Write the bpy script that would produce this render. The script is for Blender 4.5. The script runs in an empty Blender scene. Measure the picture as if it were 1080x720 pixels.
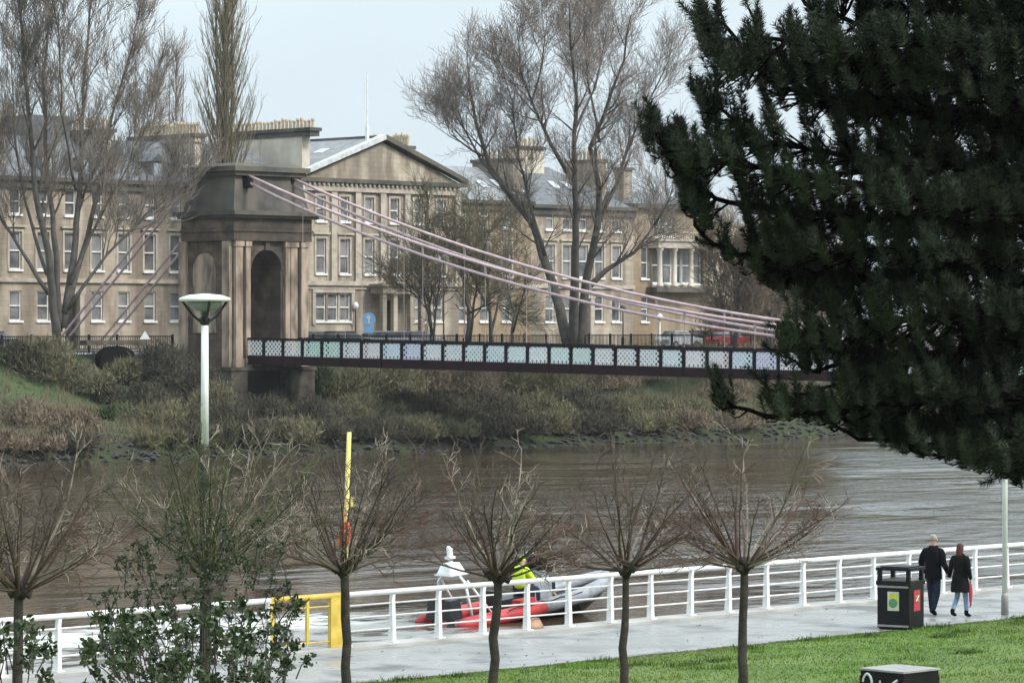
import bpy, math, random
import numpy as np
from mathutils import Vector, Matrix

# ------------------------------------------------------------------ camera, sky, sun, exposure
sc = bpy.context.scene
COL = sc.collection
R = math.radians
F = 3600.0          # focal length in pixels of the 1080 px wide photograph
HZ = 345.0          # horizon row
H = 6.4             # eye height above the promenade
C = math.sqrt(0.5)

cam_d = bpy.data.cameras.new('camera'); cam = bpy.data.objects.new('camera', cam_d); COL.objects.link(cam)
cam_d.sensor_width = 36.0; cam_d.lens = 36.0 * F / 1080.0
cam_d.clip_start = 0.5; cam_d.clip_end = 6000
cam.location = (0, 0, H)
cam.rotation_euler = (R(90) - math.atan((360 - HZ) / F), 0, 0)
sc.camera = cam

SUN_EL, SUN_AZ = R(42), R(118)        # azimuth clockwise from +Y (view direction)
w = bpy.data.worlds.new('World'); sc.world = w; w.use_nodes = True
nt = w.node_tree; nt.nodes.clear()
out = nt.nodes.new('ShaderNodeOutputWorld'); bg = nt.nodes.new('ShaderNodeBackground')
sky = nt.nodes.new('ShaderNodeTexSky'); sky.sky_type = 'NISHITA'; sky.sun_disc = False
sky.sun_elevation = SUN_EL; sky.sun_rotation = SUN_AZ; sky.air_density = 1.0; sky.dust_density = 2.0; sky.ozone_density = 1.5
hs = nt.nodes.new('ShaderNodeHueSaturation'); hs.inputs['Saturation'].default_value = 0.35
mix = nt.nodes.new('ShaderNodeMix'); mix.data_type = 'RGBA'; mix.inputs[0].default_value = 0.72
mix.inputs[7].default_value = (5.7, 6.75, 7.4, 1)
tc = nt.nodes.new('ShaderNodeTexCoord'); cn = nt.nodes.new('ShaderNodeTexNoise'); cmap = nt.nodes.new('ShaderNodeMapping')
cmap.inputs['Scale'].default_value = (3, 3, 9)
cn.inputs['Scale'].default_value = 1.6; cn.inputs['Detail'].default_value = 6
cr = nt.nodes.new('ShaderNodeMapRange'); cr.inputs[1].default_value = 0.3; cr.inputs[2].default_value = 0.7
cr.inputs[3].default_value = 0.93; cr.inputs[4].default_value = 1.06
mul = nt.nodes.new('ShaderNodeVectorMath'); mul.operation = 'SCALE'
L = nt.links
L.new(tc.outputs['Generated'], cmap.inputs[0]); L.new(cmap.outputs[0], cn.inputs['Vector']); L.new(cn.outputs['Fac'], cr.inputs[0])
L.new(sky.outputs[0], hs.inputs['Color']); L.new(hs.outputs[0], mix.inputs[6])
sep = nt.nodes.new('ShaderNodeSeparateXYZ'); L.new(tc.outputs['Generated'], sep.inputs[0])
zr_ = nt.nodes.new('ShaderNodeMapRange'); zr_.inputs[1].default_value = 0.05; zr_.inputs[2].default_value = 0.8   # overcast: brighter overhead
zr_.inputs[3].default_value = 0.70; zr_.inputs[4].default_value = 1.7; L.new(sep.outputs[2], zr_.inputs[0])
zm_ = nt.nodes.new('ShaderNodeMath'); zm_.operation = 'MULTIPLY'; L.new(zr_.outputs[0], zm_.inputs[0]); L.new(cr.outputs[0], zm_.inputs[1])
L.new(mix.outputs[2], mul.inputs[0]); L.new(zm_.outputs[0], mul.inputs['Scale'])
L.new(mul.outputs[0], bg.inputs[0]); L.new(bg.outputs[0], out.inputs[0])
bg.inputs[1].default_value = 0.10

sd = bpy.data.lights.new('sun', 'SUN'); so = bpy.data.objects.new('sun', sd); COL.objects.link(so)
sd.energy = 1.5; sd.angle = R(14); sd.color = (1.0, 0.95, 0.88)
sdir = Vector((math.sin(SUN_AZ) * math.cos(SUN_EL), math.cos(SUN_AZ) * math.cos(SUN_EL), math.sin(SUN_EL)))
so.rotation_euler = sdir.to_track_quat('Z', 'Y').to_euler()
sc.view_settings.view_transform = 'Standard'; sc.view_settings.look = 'None'
sc.view_settings.exposure = 1.0; sc.view_settings.gamma = 1.0
sc.view_settings.use_curve_mapping = False

HAZE = 0.00009
rnd = random.Random(7)
rng = np.random.default_rng(7)

# ------------------------------------------------------------------ coordinates
def RV(s, t, z=0.0):                  # river frame: s along the river, t across it
    return Vector((C * (s - t), C * (s + t), z))
def s_at(x, t):                       # s of picture column x on the line t = const
    u = (x - 540) / F
    return t * (1 + u) / (1 - u)
def PX(x, y, Z):                      # point at depth Z seen at photo pixel (x, y)
    return Vector(((x - 540) / F * Z, Z, H + (HZ - y) * Z / F))
def ramp(x, pts):
    if x <= pts[0][0]: return pts[0][1]
    for (a, b), (c, d) in zip(pts, pts[1:]):
        if x <= c: return b + (d - b) * (x - a) / (c - a)
    return pts[-1][1]
def near_z(t): return 0.0 if t > 45.2 else (45.2 - t) * 0.03
FAR = [(160, -3.2), (164, -1.9), (166, -1.0), (169, -0.4), (176, 0.2), (183, 1.0), (189, 4.66), (190, 4.7)]
def far_z(t): return ramp(t, FAR)
def st_of(v): return C * (v.x + v.y), C * (v.y - v.x)

# ------------------------------------------------------------------ mesh helpers
class MB:
    def __init__(s): s.v = []; s.f = []; s.m = []
    def add(s, vs, fs, mi=0):
        o = len(s.v); s.v.extend(vs)
        for f in fs: s.f.append(tuple(i + o for i in f)); s.m.append(mi)
    def box(s, x0, x1, y0, y1, z0, z1, mi=0, M=None):
        vs = [(x, y, z) for z in (z0, z1) for y in (y0, y1) for x in (x0, x1)]
        if M is not None: vs = [tuple(M @ Vector(v)) for v in vs]
        s.add(vs, [(0, 2, 3, 1), (4, 5, 7, 6), (0, 1, 5, 4), (2, 6, 7, 3), (0, 4, 6, 2), (1, 3, 7, 5)], mi)
    def frus(s, a, b, z0, z1, mi=0):          # a,b = (x0,x1,y0,y1) bottom/top rectangles
        vs = [(a[0], a[2], z0), (a[1], a[2], z0), (a[1], a[3], z0), (a[0], a[3], z0),
              (b[0], b[2], z1), (b[1], b[2], z1), (b[1], b[3], z1), (b[0], b[3], z1)]
        s.add(vs, [(0, 3, 2, 1), (4, 5, 6, 7), (0, 1, 5, 4), (1, 2, 6, 5), (2, 3, 7, 6), (3, 0, 4, 7)], mi)
    def prism(s, poly, d, mi=0):              # poly: list of 3D points, d: extrusion vector
        n = len(poly); d = Vector(d)
        vs = [tuple(p) for p in poly] + [tuple(Vector(p) + d) for p in poly]
        s.add(vs, [tuple(range(n))[::-1], tuple(range(n, 2 * n))] + [(i, (i + 1) % n, n + (i + 1) % n, n + i) for i in range(n)], mi)
    def tube(s, pts, rad, sides=6, mi=0, cap=True):
        n = len(pts)
        if not hasattr(rad, '__len__'): rad = [rad] * n
        o = len(s.v); ref = None
        for i in range(n):
            a = pts[max(i - 1, 0)]; b = pts[min(i + 1, n - 1)]
            dx, dy, dz = b[0] - a[0], b[1] - a[1], b[2] - a[2]
            l = math.sqrt(dx * dx + dy * dy + dz * dz) or 1e-9
            dx /= l; dy /= l; dz /= l
            if ref is None: ref = (1, 0, 0) if abs(dx) < 0.8 else (0, 1, 0)
            k = ref[0] * dx + ref[1] * dy + ref[2] * dz
            ux, uy, uz = ref[0] - k * dx, ref[1] - k * dy, ref[2] - k * dz
            l = math.sqrt(ux * ux + uy * uy + uz * uz) or 1e-9
            ux /= l; uy /= l; uz /= l; ref = (ux, uy, uz)
            wx, wy, wz = dy * uz - dz * uy, dz * ux - dx * uz, dx * uy - dy * ux
            p = pts[i]; r = rad[i]
            for j in range(sides):
                c = math.cos(6.2832 * j / sides) * r; q = math.sin(6.2832 * j / sides) * r
                s.v.append((p[0] + ux * c + wx * q, p[1] + uy * c + wy * q, p[2] + uz * c + wz * q))
        for i in range(n - 1):
            for j in range(sides):
                k = (j + 1) % sides
                s.f.append((o + i * sides + j, o + i * sides + k, o + (i + 1) * sides + k, o + (i + 1) * sides + j)); s.m.append(mi)
        if cap and sides > 3:
            s.f.append(tuple(range(o, o + sides))[::-1]); s.m.append(mi)
            s.f.append(tuple(range(o + (n - 1) * sides, o + n * sides))); s.m.append(mi)
    def lathe(s, prof, cx=0, cy=0, seg=20, mi=0):   # prof: [(r, z)]
        pts = [(cx, cy, z) for r, z in prof]
        o = len(s.v)
        for r, z in prof:
            for j in range(seg):
                a = 6.2832 * j / seg; s.v.append((cx + r * math.cos(a), cy + r * math.sin(a), z))
        for i in range(len(prof) - 1):
            for j in range(seg):
                k = (j + 1) % seg
                s.f.append((o + i * seg + j, o + i * seg + k, o + (i + 1) * seg + k, o + (i + 1) * seg + j)); s.m.append(mi)
        s.f.append(tuple(range(o, o + seg))[::-1]); s.m.append(mi)
        s.f.append(tuple(range(o + (len(prof) - 1) * seg, o + len(prof) * seg))); s.m.append(mi)
    def build(s, name, mats, parent=None, smooth=False):
        me = bpy.data.meshes.new(name); me.from_pydata(s.v, [], s.f)
        if not isinstance(mats, (list, tuple)): mats = [mats]
        for m in mats: me.materials.append(m)
        if len(mats) > 1: me.polygons.foreach_set('material_index', s.m)
        if smooth: me.polygons.foreach_set('use_smooth', [True] * len(me.polygons))
        me.update()
        o = bpy.data.objects.new(name, me); COL.objects.link(o); o.parent = parent
        return o

def tris_obj(name, V, mat, parent=None, n=3):   # V: (N*n, 3) numpy array, n verts per face
    me = bpy.data.meshes.new(name); N = len(V) // n
    me.vertices.add(len(V)); me.vertices.foreach_set('co', np.ascontiguousarray(V, dtype=np.float32).ravel())
    me.loops.add(N * n); me.loops.foreach_set('vertex_index', np.arange(N * n, dtype=np.int32))
    me.polygons.add(N); me.polygons.foreach_set('loop_start', np.arange(0, N * n, n, dtype=np.int32))
    me.update(calc_edges=True); me.validate()
    me.materials.append(mat)
    o = bpy.data.objects.new(name, me); COL.objects.link(o); o.parent = parent
    return o

def tag(o, label=None, cat=None, group=None, kind=None):
    if label: o['label'] = label
    if cat: o['category'] = cat
    if group: o['group'] = group
    if kind: o['kind'] = kind
    return o
def empty(name, loc=(0, 0, 0), rz=0.0):
    o = bpy.data.objects.new(name, None); COL.objects.link(o); o.location = loc; o.rotation_euler = (0, 0, rz)
    o.empty_display_size = 0.3
    return o
def copy_tree(o, parent=None):
    c = o.copy(); COL.objects.link(c); c.parent = parent
    for ch in list(o.children): copy_tree(ch, c)
    return c

# ------------------------------------------------------------------ materials
def mat(name, c1, c2=None, scale=4.0, rough=0.8, bump=0.0, bscale=None, detail=5, metal=0.0, brick=None, spec=0.4,
        stretch=(1, 1, 1), c3=None, lo=0.35, hi=0.65, rvar=0.0, trans=0.0):
    m = bpy.data.materials.new(name); m.use_nodes = True
    n = m.node_tree.nodes; l = m.node_tree.links
    b = n['Principled BSDF']; b.inputs['Roughness'].default_value = rough; b.inputs['Metallic'].default_value = metal
    b.inputs['Specular IOR Level'].default_value = spec
    c2 = c2 or tuple(x * 0.75 for x in c1)
    t = n.new('ShaderNodeTexCoord'); mp = n.new('ShaderNodeMapping'); mp.inputs['Scale'].default_value = stretch
    l.new(t.outputs['Object'], mp.inputs[0])
    no = n.new('ShaderNodeTexNoise'); no.inputs['Scale'].default_value = scale; no.inputs['Detail'].default_value = detail
    l.new(mp.outputs[0], no.inputs['Vector'])
    r = n.new('ShaderNodeValToRGB'); e = r.color_ramp.elements
    e[0].position = lo; e[0].color = (*c2, 1); e[1].position = hi; e[1].color = (*c1, 1)
    l.new(no.outputs['Fac'], r.inputs[0]); col = r.outputs[0]
    if c3:
        n3 = n.new('ShaderNodeTexNoise'); n3.inputs['Scale'].default_value = scale * 0.23; n3.inputs['Detail'].default_value = 3
        l.new(mp.outputs[0], n3.inputs['Vector'])
        r3 = n.new('ShaderNodeMapRange'); r3.inputs[1].default_value = 0.45; r3.inputs[2].default_value = 0.62
        l.new(n3.outputs['Fac'], r3.inputs[0])
        mx = n.new('ShaderNodeMix'); mx.data_type = 'RGBA'; l.new(r3.outputs[0], mx.inputs[0]); l.new(col, mx.inputs[6])
        mx.inputs[7].default_value = (*c3, 1); col = mx.outputs[2]
    if brick:   # (width, height, mortar darkness, per-block variation)
        sx = n.new('ShaderNodeSeparateXYZ'); l.new(t.outputs['Object'], sx.inputs[0])
        ad = n.new('ShaderNodeMath'); ad.operation = 'ADD'; l.new(sx.outputs[0], ad.inputs[0]); l.new(sx.outputs[1], ad.inputs[1])
        cx = n.new('ShaderNodeCombineXYZ'); l.new(ad.outputs[0], cx.inputs[0]); l.new(sx.outputs[2], cx.inputs[1])
        bk = n.new('ShaderNodeTexBrick'); bk.inputs['Scale'].default_value = 1.0
        bk.inputs['Brick Width'].default_value = brick[0]; bk.inputs['Row Height'].default_value = brick[1]
        bk.inputs['Mortar Size'].default_value = 0.015; bk.inputs['Mortar Smooth'].default_value = 0.4
        bk.inputs['Color1'].default_value = (1, 1, 1, 1); v = 1 - brick[3]; bk.inputs['Color2'].default_value = (v, v * 0.98, v * 0.95, 1)
        v = 1 - brick[2]; bk.inputs['Mortar'].default_value = (v, v, v, 1)
        l.new(cx.outputs[0], bk.inputs['Vector'])
        mb = n.new('ShaderNodeMix'); mb.data_type = 'RGBA'; mb.blend_type = 'MULTIPLY'; mb.inputs[0].default_value = 1
        l.new(col, mb.inputs[6]); l.new(bk.outputs[0], mb.inputs[7]); col = mb.outputs[2]
    l.new(col, b.inputs['Base Color'])
    if bump:
        nb = n.new('ShaderNodeTexNoise'); nb.inputs['Scale'].default_value = bscale or scale * 4; nb.inputs['Detail'].default_value = 4
        l.new(mp.outputs[0], nb.inputs['Vector'])
        bp = n.new('ShaderNodeBump'); bp.inputs['Strength'].default_value = bump; bp.inputs['Distance'].default_value = 0.05
        l.new(nb.outputs['Fac'], bp.inputs['Height']); l.new(bp.outputs[0], b.inputs['Normal'])
    if rvar:
        rr = n.new('ShaderNodeMapRange'); rr.inputs[1].default_value = 0.4; rr.inputs[2].default_value = 0.6
        rr.inputs[3].default_value = rough; rr.inputs[4].default_value = rough - rvar
        l.new(no.outputs['Fac'], rr.inputs[0]); l.new(rr.outputs[0], b.inputs['Roughness'])
    return m

M = {}
M['stone'] = mat('sandstone', (0.47, 0.41, 0.32), (0.23, 0.19, 0.145), 0.7, 0.9, 0.3, 6, stretch=(1.6, 1.6, 0.35), detail=9, lo=0.38, hi=0.58, brick=(0.9, 0.38, 0.35, 0.14), c3=(0.235, 0.20, 0.16))
M['stone_trim'] = mat('sandstone_trim', (0.48, 0.425, 0.35), (0.34, 0.295, 0.24), 1.5, 0.9, 0.2)
M['stone_left'] = mat('pale_sandstone', (0.47, 0.40, 0.315), (0.25, 0.205, 0.155), 0.6, 0.9, 0.3, 6, stretch=(1.6, 1.6, 0.35), detail=9, lo=0.38, hi=0.58, brick=(0.9, 0.38, 0.35, 0.14), c3=(0.22, 0.18, 0.14))
M['stone_right'] = mat('ochre_sandstone', (0.37, 0.295, 0.205), (0.26, 0.205, 0.145), 0.6, 0.9, 0.3, 6, stretch=(1.6, 1.6, 0.35), detail=9, lo=0.38, hi=0.58, brick=(0.9, 0.38, 0.35, 0.14), c3=(0.26, 0.19, 0.12))
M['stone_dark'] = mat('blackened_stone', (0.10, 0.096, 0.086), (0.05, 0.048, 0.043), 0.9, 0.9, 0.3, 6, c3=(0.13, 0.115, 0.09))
M['tower'] = mat('tower_stone', (0.20, 0.145, 0.105), (0.062, 0.048, 0.038), 0.7, 0.92, 0.4, 5, brick=(0.85, 0.42, 0.45, 0.25), c3=(0.055, 0.05, 0.042))
M['tower_pale'] = mat('weathered_pilaster', (0.44, 0.34, 0.255), (0.13, 0.10, 0.08), 1.3, 0.9, 0.3, stretch=(1, 1, 0.35))
M['pier'] = mat('shaded_pier', (0.022, 0.021, 0.018), (0.010, 0.010, 0.009), 0.8, 0.95, 0.4, c3=(0.06, 0.055, 0.04))  # near-black colour paints in the shade of the recess below the tower
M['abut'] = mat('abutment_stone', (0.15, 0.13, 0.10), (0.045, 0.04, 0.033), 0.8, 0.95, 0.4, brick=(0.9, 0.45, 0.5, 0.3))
M['cream'] = mat('rendered_wall', (0.60, 0.54, 0.45), (0.46, 0.41, 0.34), 0.8, 0.9)
M['slate'] = mat('slate', (0.25, 0.255, 0.26), (0.16, 0.165, 0.17), 1.2, 0.55, 0.3, 9, stretch=(1, 1, 3))
M['slate_dark'] = mat('dark_slate', (0.15, 0.157, 0.165), (0.09, 0.095, 0.10), 1.2, 0.6, 0.3, 9, stretch=(1, 1, 3))
M['lead'] = mat('white_flashing', (0.60, 0.61, 0.61), (0.42, 0.43, 0.43), 3, 0.5)
M['pot'] = mat('clay_pot', (0.62, 0.52, 0.38), (0.46, 0.36, 0.25), 2.5, 0.9)
M['white'] = mat('white_paint', (0.80, 0.80, 0.78), (0.66, 0.66, 0.63), 3, 0.45, 0.05)
M['rail_white'] = mat('railing_paint', (0.72, 0.72, 0.70), (0.52, 0.50, 0.46), 5, 0.4, 0.05, lo=0.25, hi=0.45)
M['sash'] = mat('sash_paint', (0.78, 0.77, 0.72), (0.62, 0.60, 0.55), 3, 0.6)
M['glass'] = mat('window_glass', (0.27, 0.26, 0.25), (0.055, 0.06, 0.065), 0.45, 0.12, spec=0.6)
M['sky_glass'] = mat('skylight_glass', (0.55, 0.58, 0.60), (0.45, 0.48, 0.5), 2, 0.15)
M['door'] = mat('dark_door', (0.03, 0.028, 0.025), None, 2, 0.5)
M['black_metal'] = mat('black_ironwork', (0.012, 0.011, 0.012), (0.007, 0.007, 0.008), 3, 0.6, spec=0.12)
M['girder'] = mat('maroon_girder', (0.026, 0.007, 0.010), (0.010, 0.005, 0.006), 2, 0.65, spec=0.1)
M['chain'] = mat('pink_chain_paint', (0.60, 0.45, 0.46), (0.46, 0.33, 0.34), 2, 0.6)
M['hanger'] = mat('pink_hanger_paint', (0.42, 0.34, 0.33), None, 2, 0.6)
M['lat'] = [mat('lattice_' + n, c, tuple(x * 0.85 for x in c), 3, 0.5) for n, c in
            (('white', (0.80, 0.82, 0.82)), ('mint', (0.60, 0.80, 0.72)), ('blush', (0.80, 0.72, 0.72)), ('lilac', (0.62, 0.64, 0.82)), ('ice', (0.70, 0.82, 0.83)))]
M['deck'] = mat('deck_timber', (0.10, 0.09, 0.08), None, 2, 0.8)
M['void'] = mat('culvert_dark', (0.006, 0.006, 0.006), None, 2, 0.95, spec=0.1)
M['asphalt'] = mat('asphalt', (0.06, 0.06, 0.062), (0.045, 0.045, 0.047), 3, 0.85, 0.1)
M['paving'] = mat('paving', (0.24, 0.23, 0.21), None, 1, 0.85)
M['path'] = mat('wet_promenade', (0.265, 0.262, 0.25), (0.13, 0.13, 0.127), 0.8, 0.62, 0.25, 22, rvar=0.40, detail=10, lo=0.36, hi=0.52, spec=0.3, c3=(0.23, 0.23, 0.215))
M['coping'] = mat('concrete_coping', (0.42, 0.41, 0.38), (0.28, 0.27, 0.25), 1.2, 0.8, 0.1)
M['quay'] = mat('quay_stone', (0.12, 0.11, 0.09), (0.06, 0.055, 0.045), 1, 0.9, 0.3, brick=(1.2, 0.5, 0.4, 0.2))
M['grass_soil'] = mat('turf', (0.10, 0.165, 0.028), (0.055, 0.10, 0.018), 1.4, 0.95, 0.6, 20, c3=(0.12, 0.17, 0.045), detail=8)
M['blade'] = mat('grass_blades', (0.135, 0.235, 0.028), (0.072, 0.140, 0.018), 0.9, 0.85, spec=0.15, c3=(0.13, 0.17, 0.035))
M['bark'] = mat('pollard_bark', (0.055, 0.044, 0.033), (0.022, 0.019, 0.015), 9, 0.9, 0.5, 40)
M['shoot'] = mat('pollard_shoots', (0.13, 0.095, 0.068), (0.04, 0.030, 0.022), 1.6, 0.75, lo=0.4, hi=0.7, c3=(0.11, 0.045, 0.035))
M['shoot_pale'] = mat('pale_shoots', (0.30, 0.25, 0.20), (0.11, 0.085, 0.06), 3, 0.6)
M['shoot_green'] = mat('mossy_shoots', (0.09, 0.095, 0.04), (0.03, 0.033, 0.018), 1.6, 0.8)
M['far_bark'] = mat('grey_brown_bark', (0.095, 0.085, 0.072), (0.055, 0.05, 0.043), 2, 0.95)
M['far_twig'] = mat('grey_twigs', (0.18, 0.155, 0.13), (0.11, 0.095, 0.08), 0.7, 0.95)
M['mauve_twig'] = mat('pale_mauve_twigs', (0.205, 0.17, 0.145), (0.125, 0.103, 0.088), 0.7, 0.95)
M['olive_twig'] = mat('olive_twigs', (0.19, 0.165, 0.105), (0.12, 0.105, 0.07), 0.6, 0.95)
M['needle'] = mat('pine_needles', (0.019, 0.026, 0.015), (0.008, 0.011, 0.007), 2.2, 0.85, spec=0.12, c3=(0.020, 0.029, 0.013))
M['needle_lit_young'] = mat('lit_young_pine_needles', (0.052, 0.064, 0.042), (0.026, 0.034, 0.022), 2.2, 0.85, spec=0.12)  # paler needle colour: painted lighting variation on tufts, plus new growth
M['pine_bark'] = mat('pine_bark', (0.008, 0.0065, 0.005), (0.004, 0.003, 0.0025), 8, 1.0, 0.5, 30, spec=0.0)
M['leaf'] = mat('evergreen_leaf', (0.050, 0.072, 0.028), (0.020, 0.030, 0.013), 3.0, 0.55, spec=0.25, c3=(0.045, 0.065, 0.025))
M['small_leaf'] = mat('small_dark_leaf', (0.048, 0.062, 0.025), (0.02, 0.028, 0.013), 2.0, 0.7)
M['scrub_brown'] = mat('brown_scrub', (0.22, 0.17, 0.115), (0.125, 0.095, 0.066), 0.35, 0.95)
M['scrub_olive'] = mat('olive_scrub', (0.17, 0.155, 0.085), (0.095, 0.086, 0.05), 0.35, 0.95)
M['scrub_tan'] = mat('tan_scrub', (0.27, 0.195, 0.135), (0.17, 0.12, 0.085), 0.35, 0.95)
M['scrub_dark'] = mat('dark_scrub', (0.085, 0.076, 0.050), (0.035, 0.032, 0.022), 0.4, 0.95)
M['scrub_green'] = mat('green_scrub', (0.075, 0.11, 0.04), (0.035, 0.05, 0.022), 0.4, 0.95)
M['bank'] = mat('bank_soil', (0.06, 0.068, 0.032), (0.03, 0.028, 0.02), 0.3, 0.97, 0.5, 2, c3=(0.055, 0.085, 0.03), detail=8)
M['rock'] = mat('revetment_rock', (0.055, 0.052, 0.048), (0.02, 0.019, 0.017), 1.2, 0.9, 0.4)
M['hill'] = mat('far_ground', (0.12, 0.12, 0.09), None, 0.05, 0.95)
M['yellow'] = mat('yellow_paint', (0.62, 0.46, 0.09), (0.46, 0.32, 0.05), 4, 0.45)
M['pole_yellow'] = mat('pole_yellow_paint', (0.70, 0.60, 0.22), (0.58, 0.48, 0.14), 4, 0.6, stretch=(1, 1, 1))
M['orange'] = mat('orange_bag', (0.75, 0.12, 0.03), (0.5, 0.07, 0.02), 9, 0.6)
M['red'] = mat('red_rubber', (0.50, 0.045, 0.045), (0.30, 0.03, 0.03), 3, 0.45)
M['grey_tube'] = mat('grey_rubber', (0.30, 0.315, 0.335), (0.20, 0.21, 0.225), 3, 0.45)
M['black_rubber'] = mat('black_hull', (0.012, 0.012, 0.014), None, 3, 0.4)
M['hivis'] = mat('hi_vis', (0.62, 0.85, 0.02), (0.5, 0.7, 0.02), 5, 0.8)
M['navy'] = mat('navy_cloth', (0.018, 0.024, 0.05), (0.01, 0.013, 0.028), 8, 0.9)
M['black_cloth'] = mat('black_cloth', (0.007, 0.007, 0.009), (0.004, 0.004, 0.005), 8, 0.95, spec=0.1)
M['coat'] = mat('charcoal_coat', (0.010, 0.011, 0.009), (0.006, 0.006, 0.006), 7, 0.95, spec=0.1)
M['denim'] = mat('dark_denim', (0.020, 0.027, 0.048), (0.010, 0.013, 0.025), 9, 0.95, spec=0.1)
M['denim_light'] = mat('light_denim', (0.22, 0.32, 0.42), (0.12, 0.18, 0.27), 9, 0.9)
M['skin'] = mat('skin', (0.50, 0.30, 0.22), None, 5, 0.6)
M['hair_grey'] = mat('grey_hair', (0.42, 0.39, 0.35), (0.20, 0.185, 0.16), 30, 0.8)
M['hair_red'] = mat('auburn_hair', (0.10, 0.026, 0.015), (0.045, 0.012, 0.008), 30, 0.7)
M['hair_dark'] = mat('dark_hair', (0.02, 0.015, 0.012), None, 30, 0.7)
M['bin'] = mat('bin_black', (0.010, 0.010, 0.011), (0.006, 0.006, 0.007), 5, 0.42, spec=0.18)
M['silver'] = mat('dull_silver', (0.30, 0.29, 0.27), None, 5, 0.5)
M['poster_red'] = mat('poster_red', (0.42, 0.035, 0.06), (0.34, 0.03, 0.05), 5, 0.5)
M['poster_cream'] = mat('poster_cream', (0.60, 0.60, 0.42), (0.45, 0.50, 0.30), 12, 0.5)
M['poster_yellow'] = mat('poster_yellow', (0.65, 0.60, 0.06), None, 5, 0.5)
M['poster_green'] = mat('poster_green', (0.10, 0.30, 0.12), None, 5, 0.5)
M['lamp_glass'] = mat('lamp_bowl', (0.34, 0.34, 0.35), (0.25, 0.25, 0.26), 4, 0.25)
M['lamp_dark'] = mat('lamp_dark', (0.03, 0.03, 0.03), None, 4, 0.4)
M['post_green'] = mat('weathered_sleeve', (0.04, 0.042, 0.03), (0.02, 0.022, 0.016), 9, 0.8)
M['car_white'] = mat('car_white', (0.72, 0.73, 0.72), None, 2, 0.25)
M['car_silver'] = mat('car_silver', (0.50, 0.52, 0.54), None, 2, 0.25)
M['car_dark'] = mat('car_dark', (0.03, 0.033, 0.04), None, 2, 0.2)
M['car_red'] = mat('car_red', (0.38, 0.03, 0.03), None, 2, 0.25)
M['car_mint'] = mat('car_mint', (0.45, 0.66, 0.56), None, 2, 0.25)
M['tyre'] = mat('tyre', (0.02, 0.02, 0.02), None, 2, 0.8)
M['sign_blue'] = mat('sign_blue', (0.25, 0.48, 0.75), (0.2, 0.42, 0.68), 3, 0.4)
M['tan'] = mat('tan_cloth', (0.50, 0.30, 0.20), (0.35, 0.2, 0.13), 8, 0.8)

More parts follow.
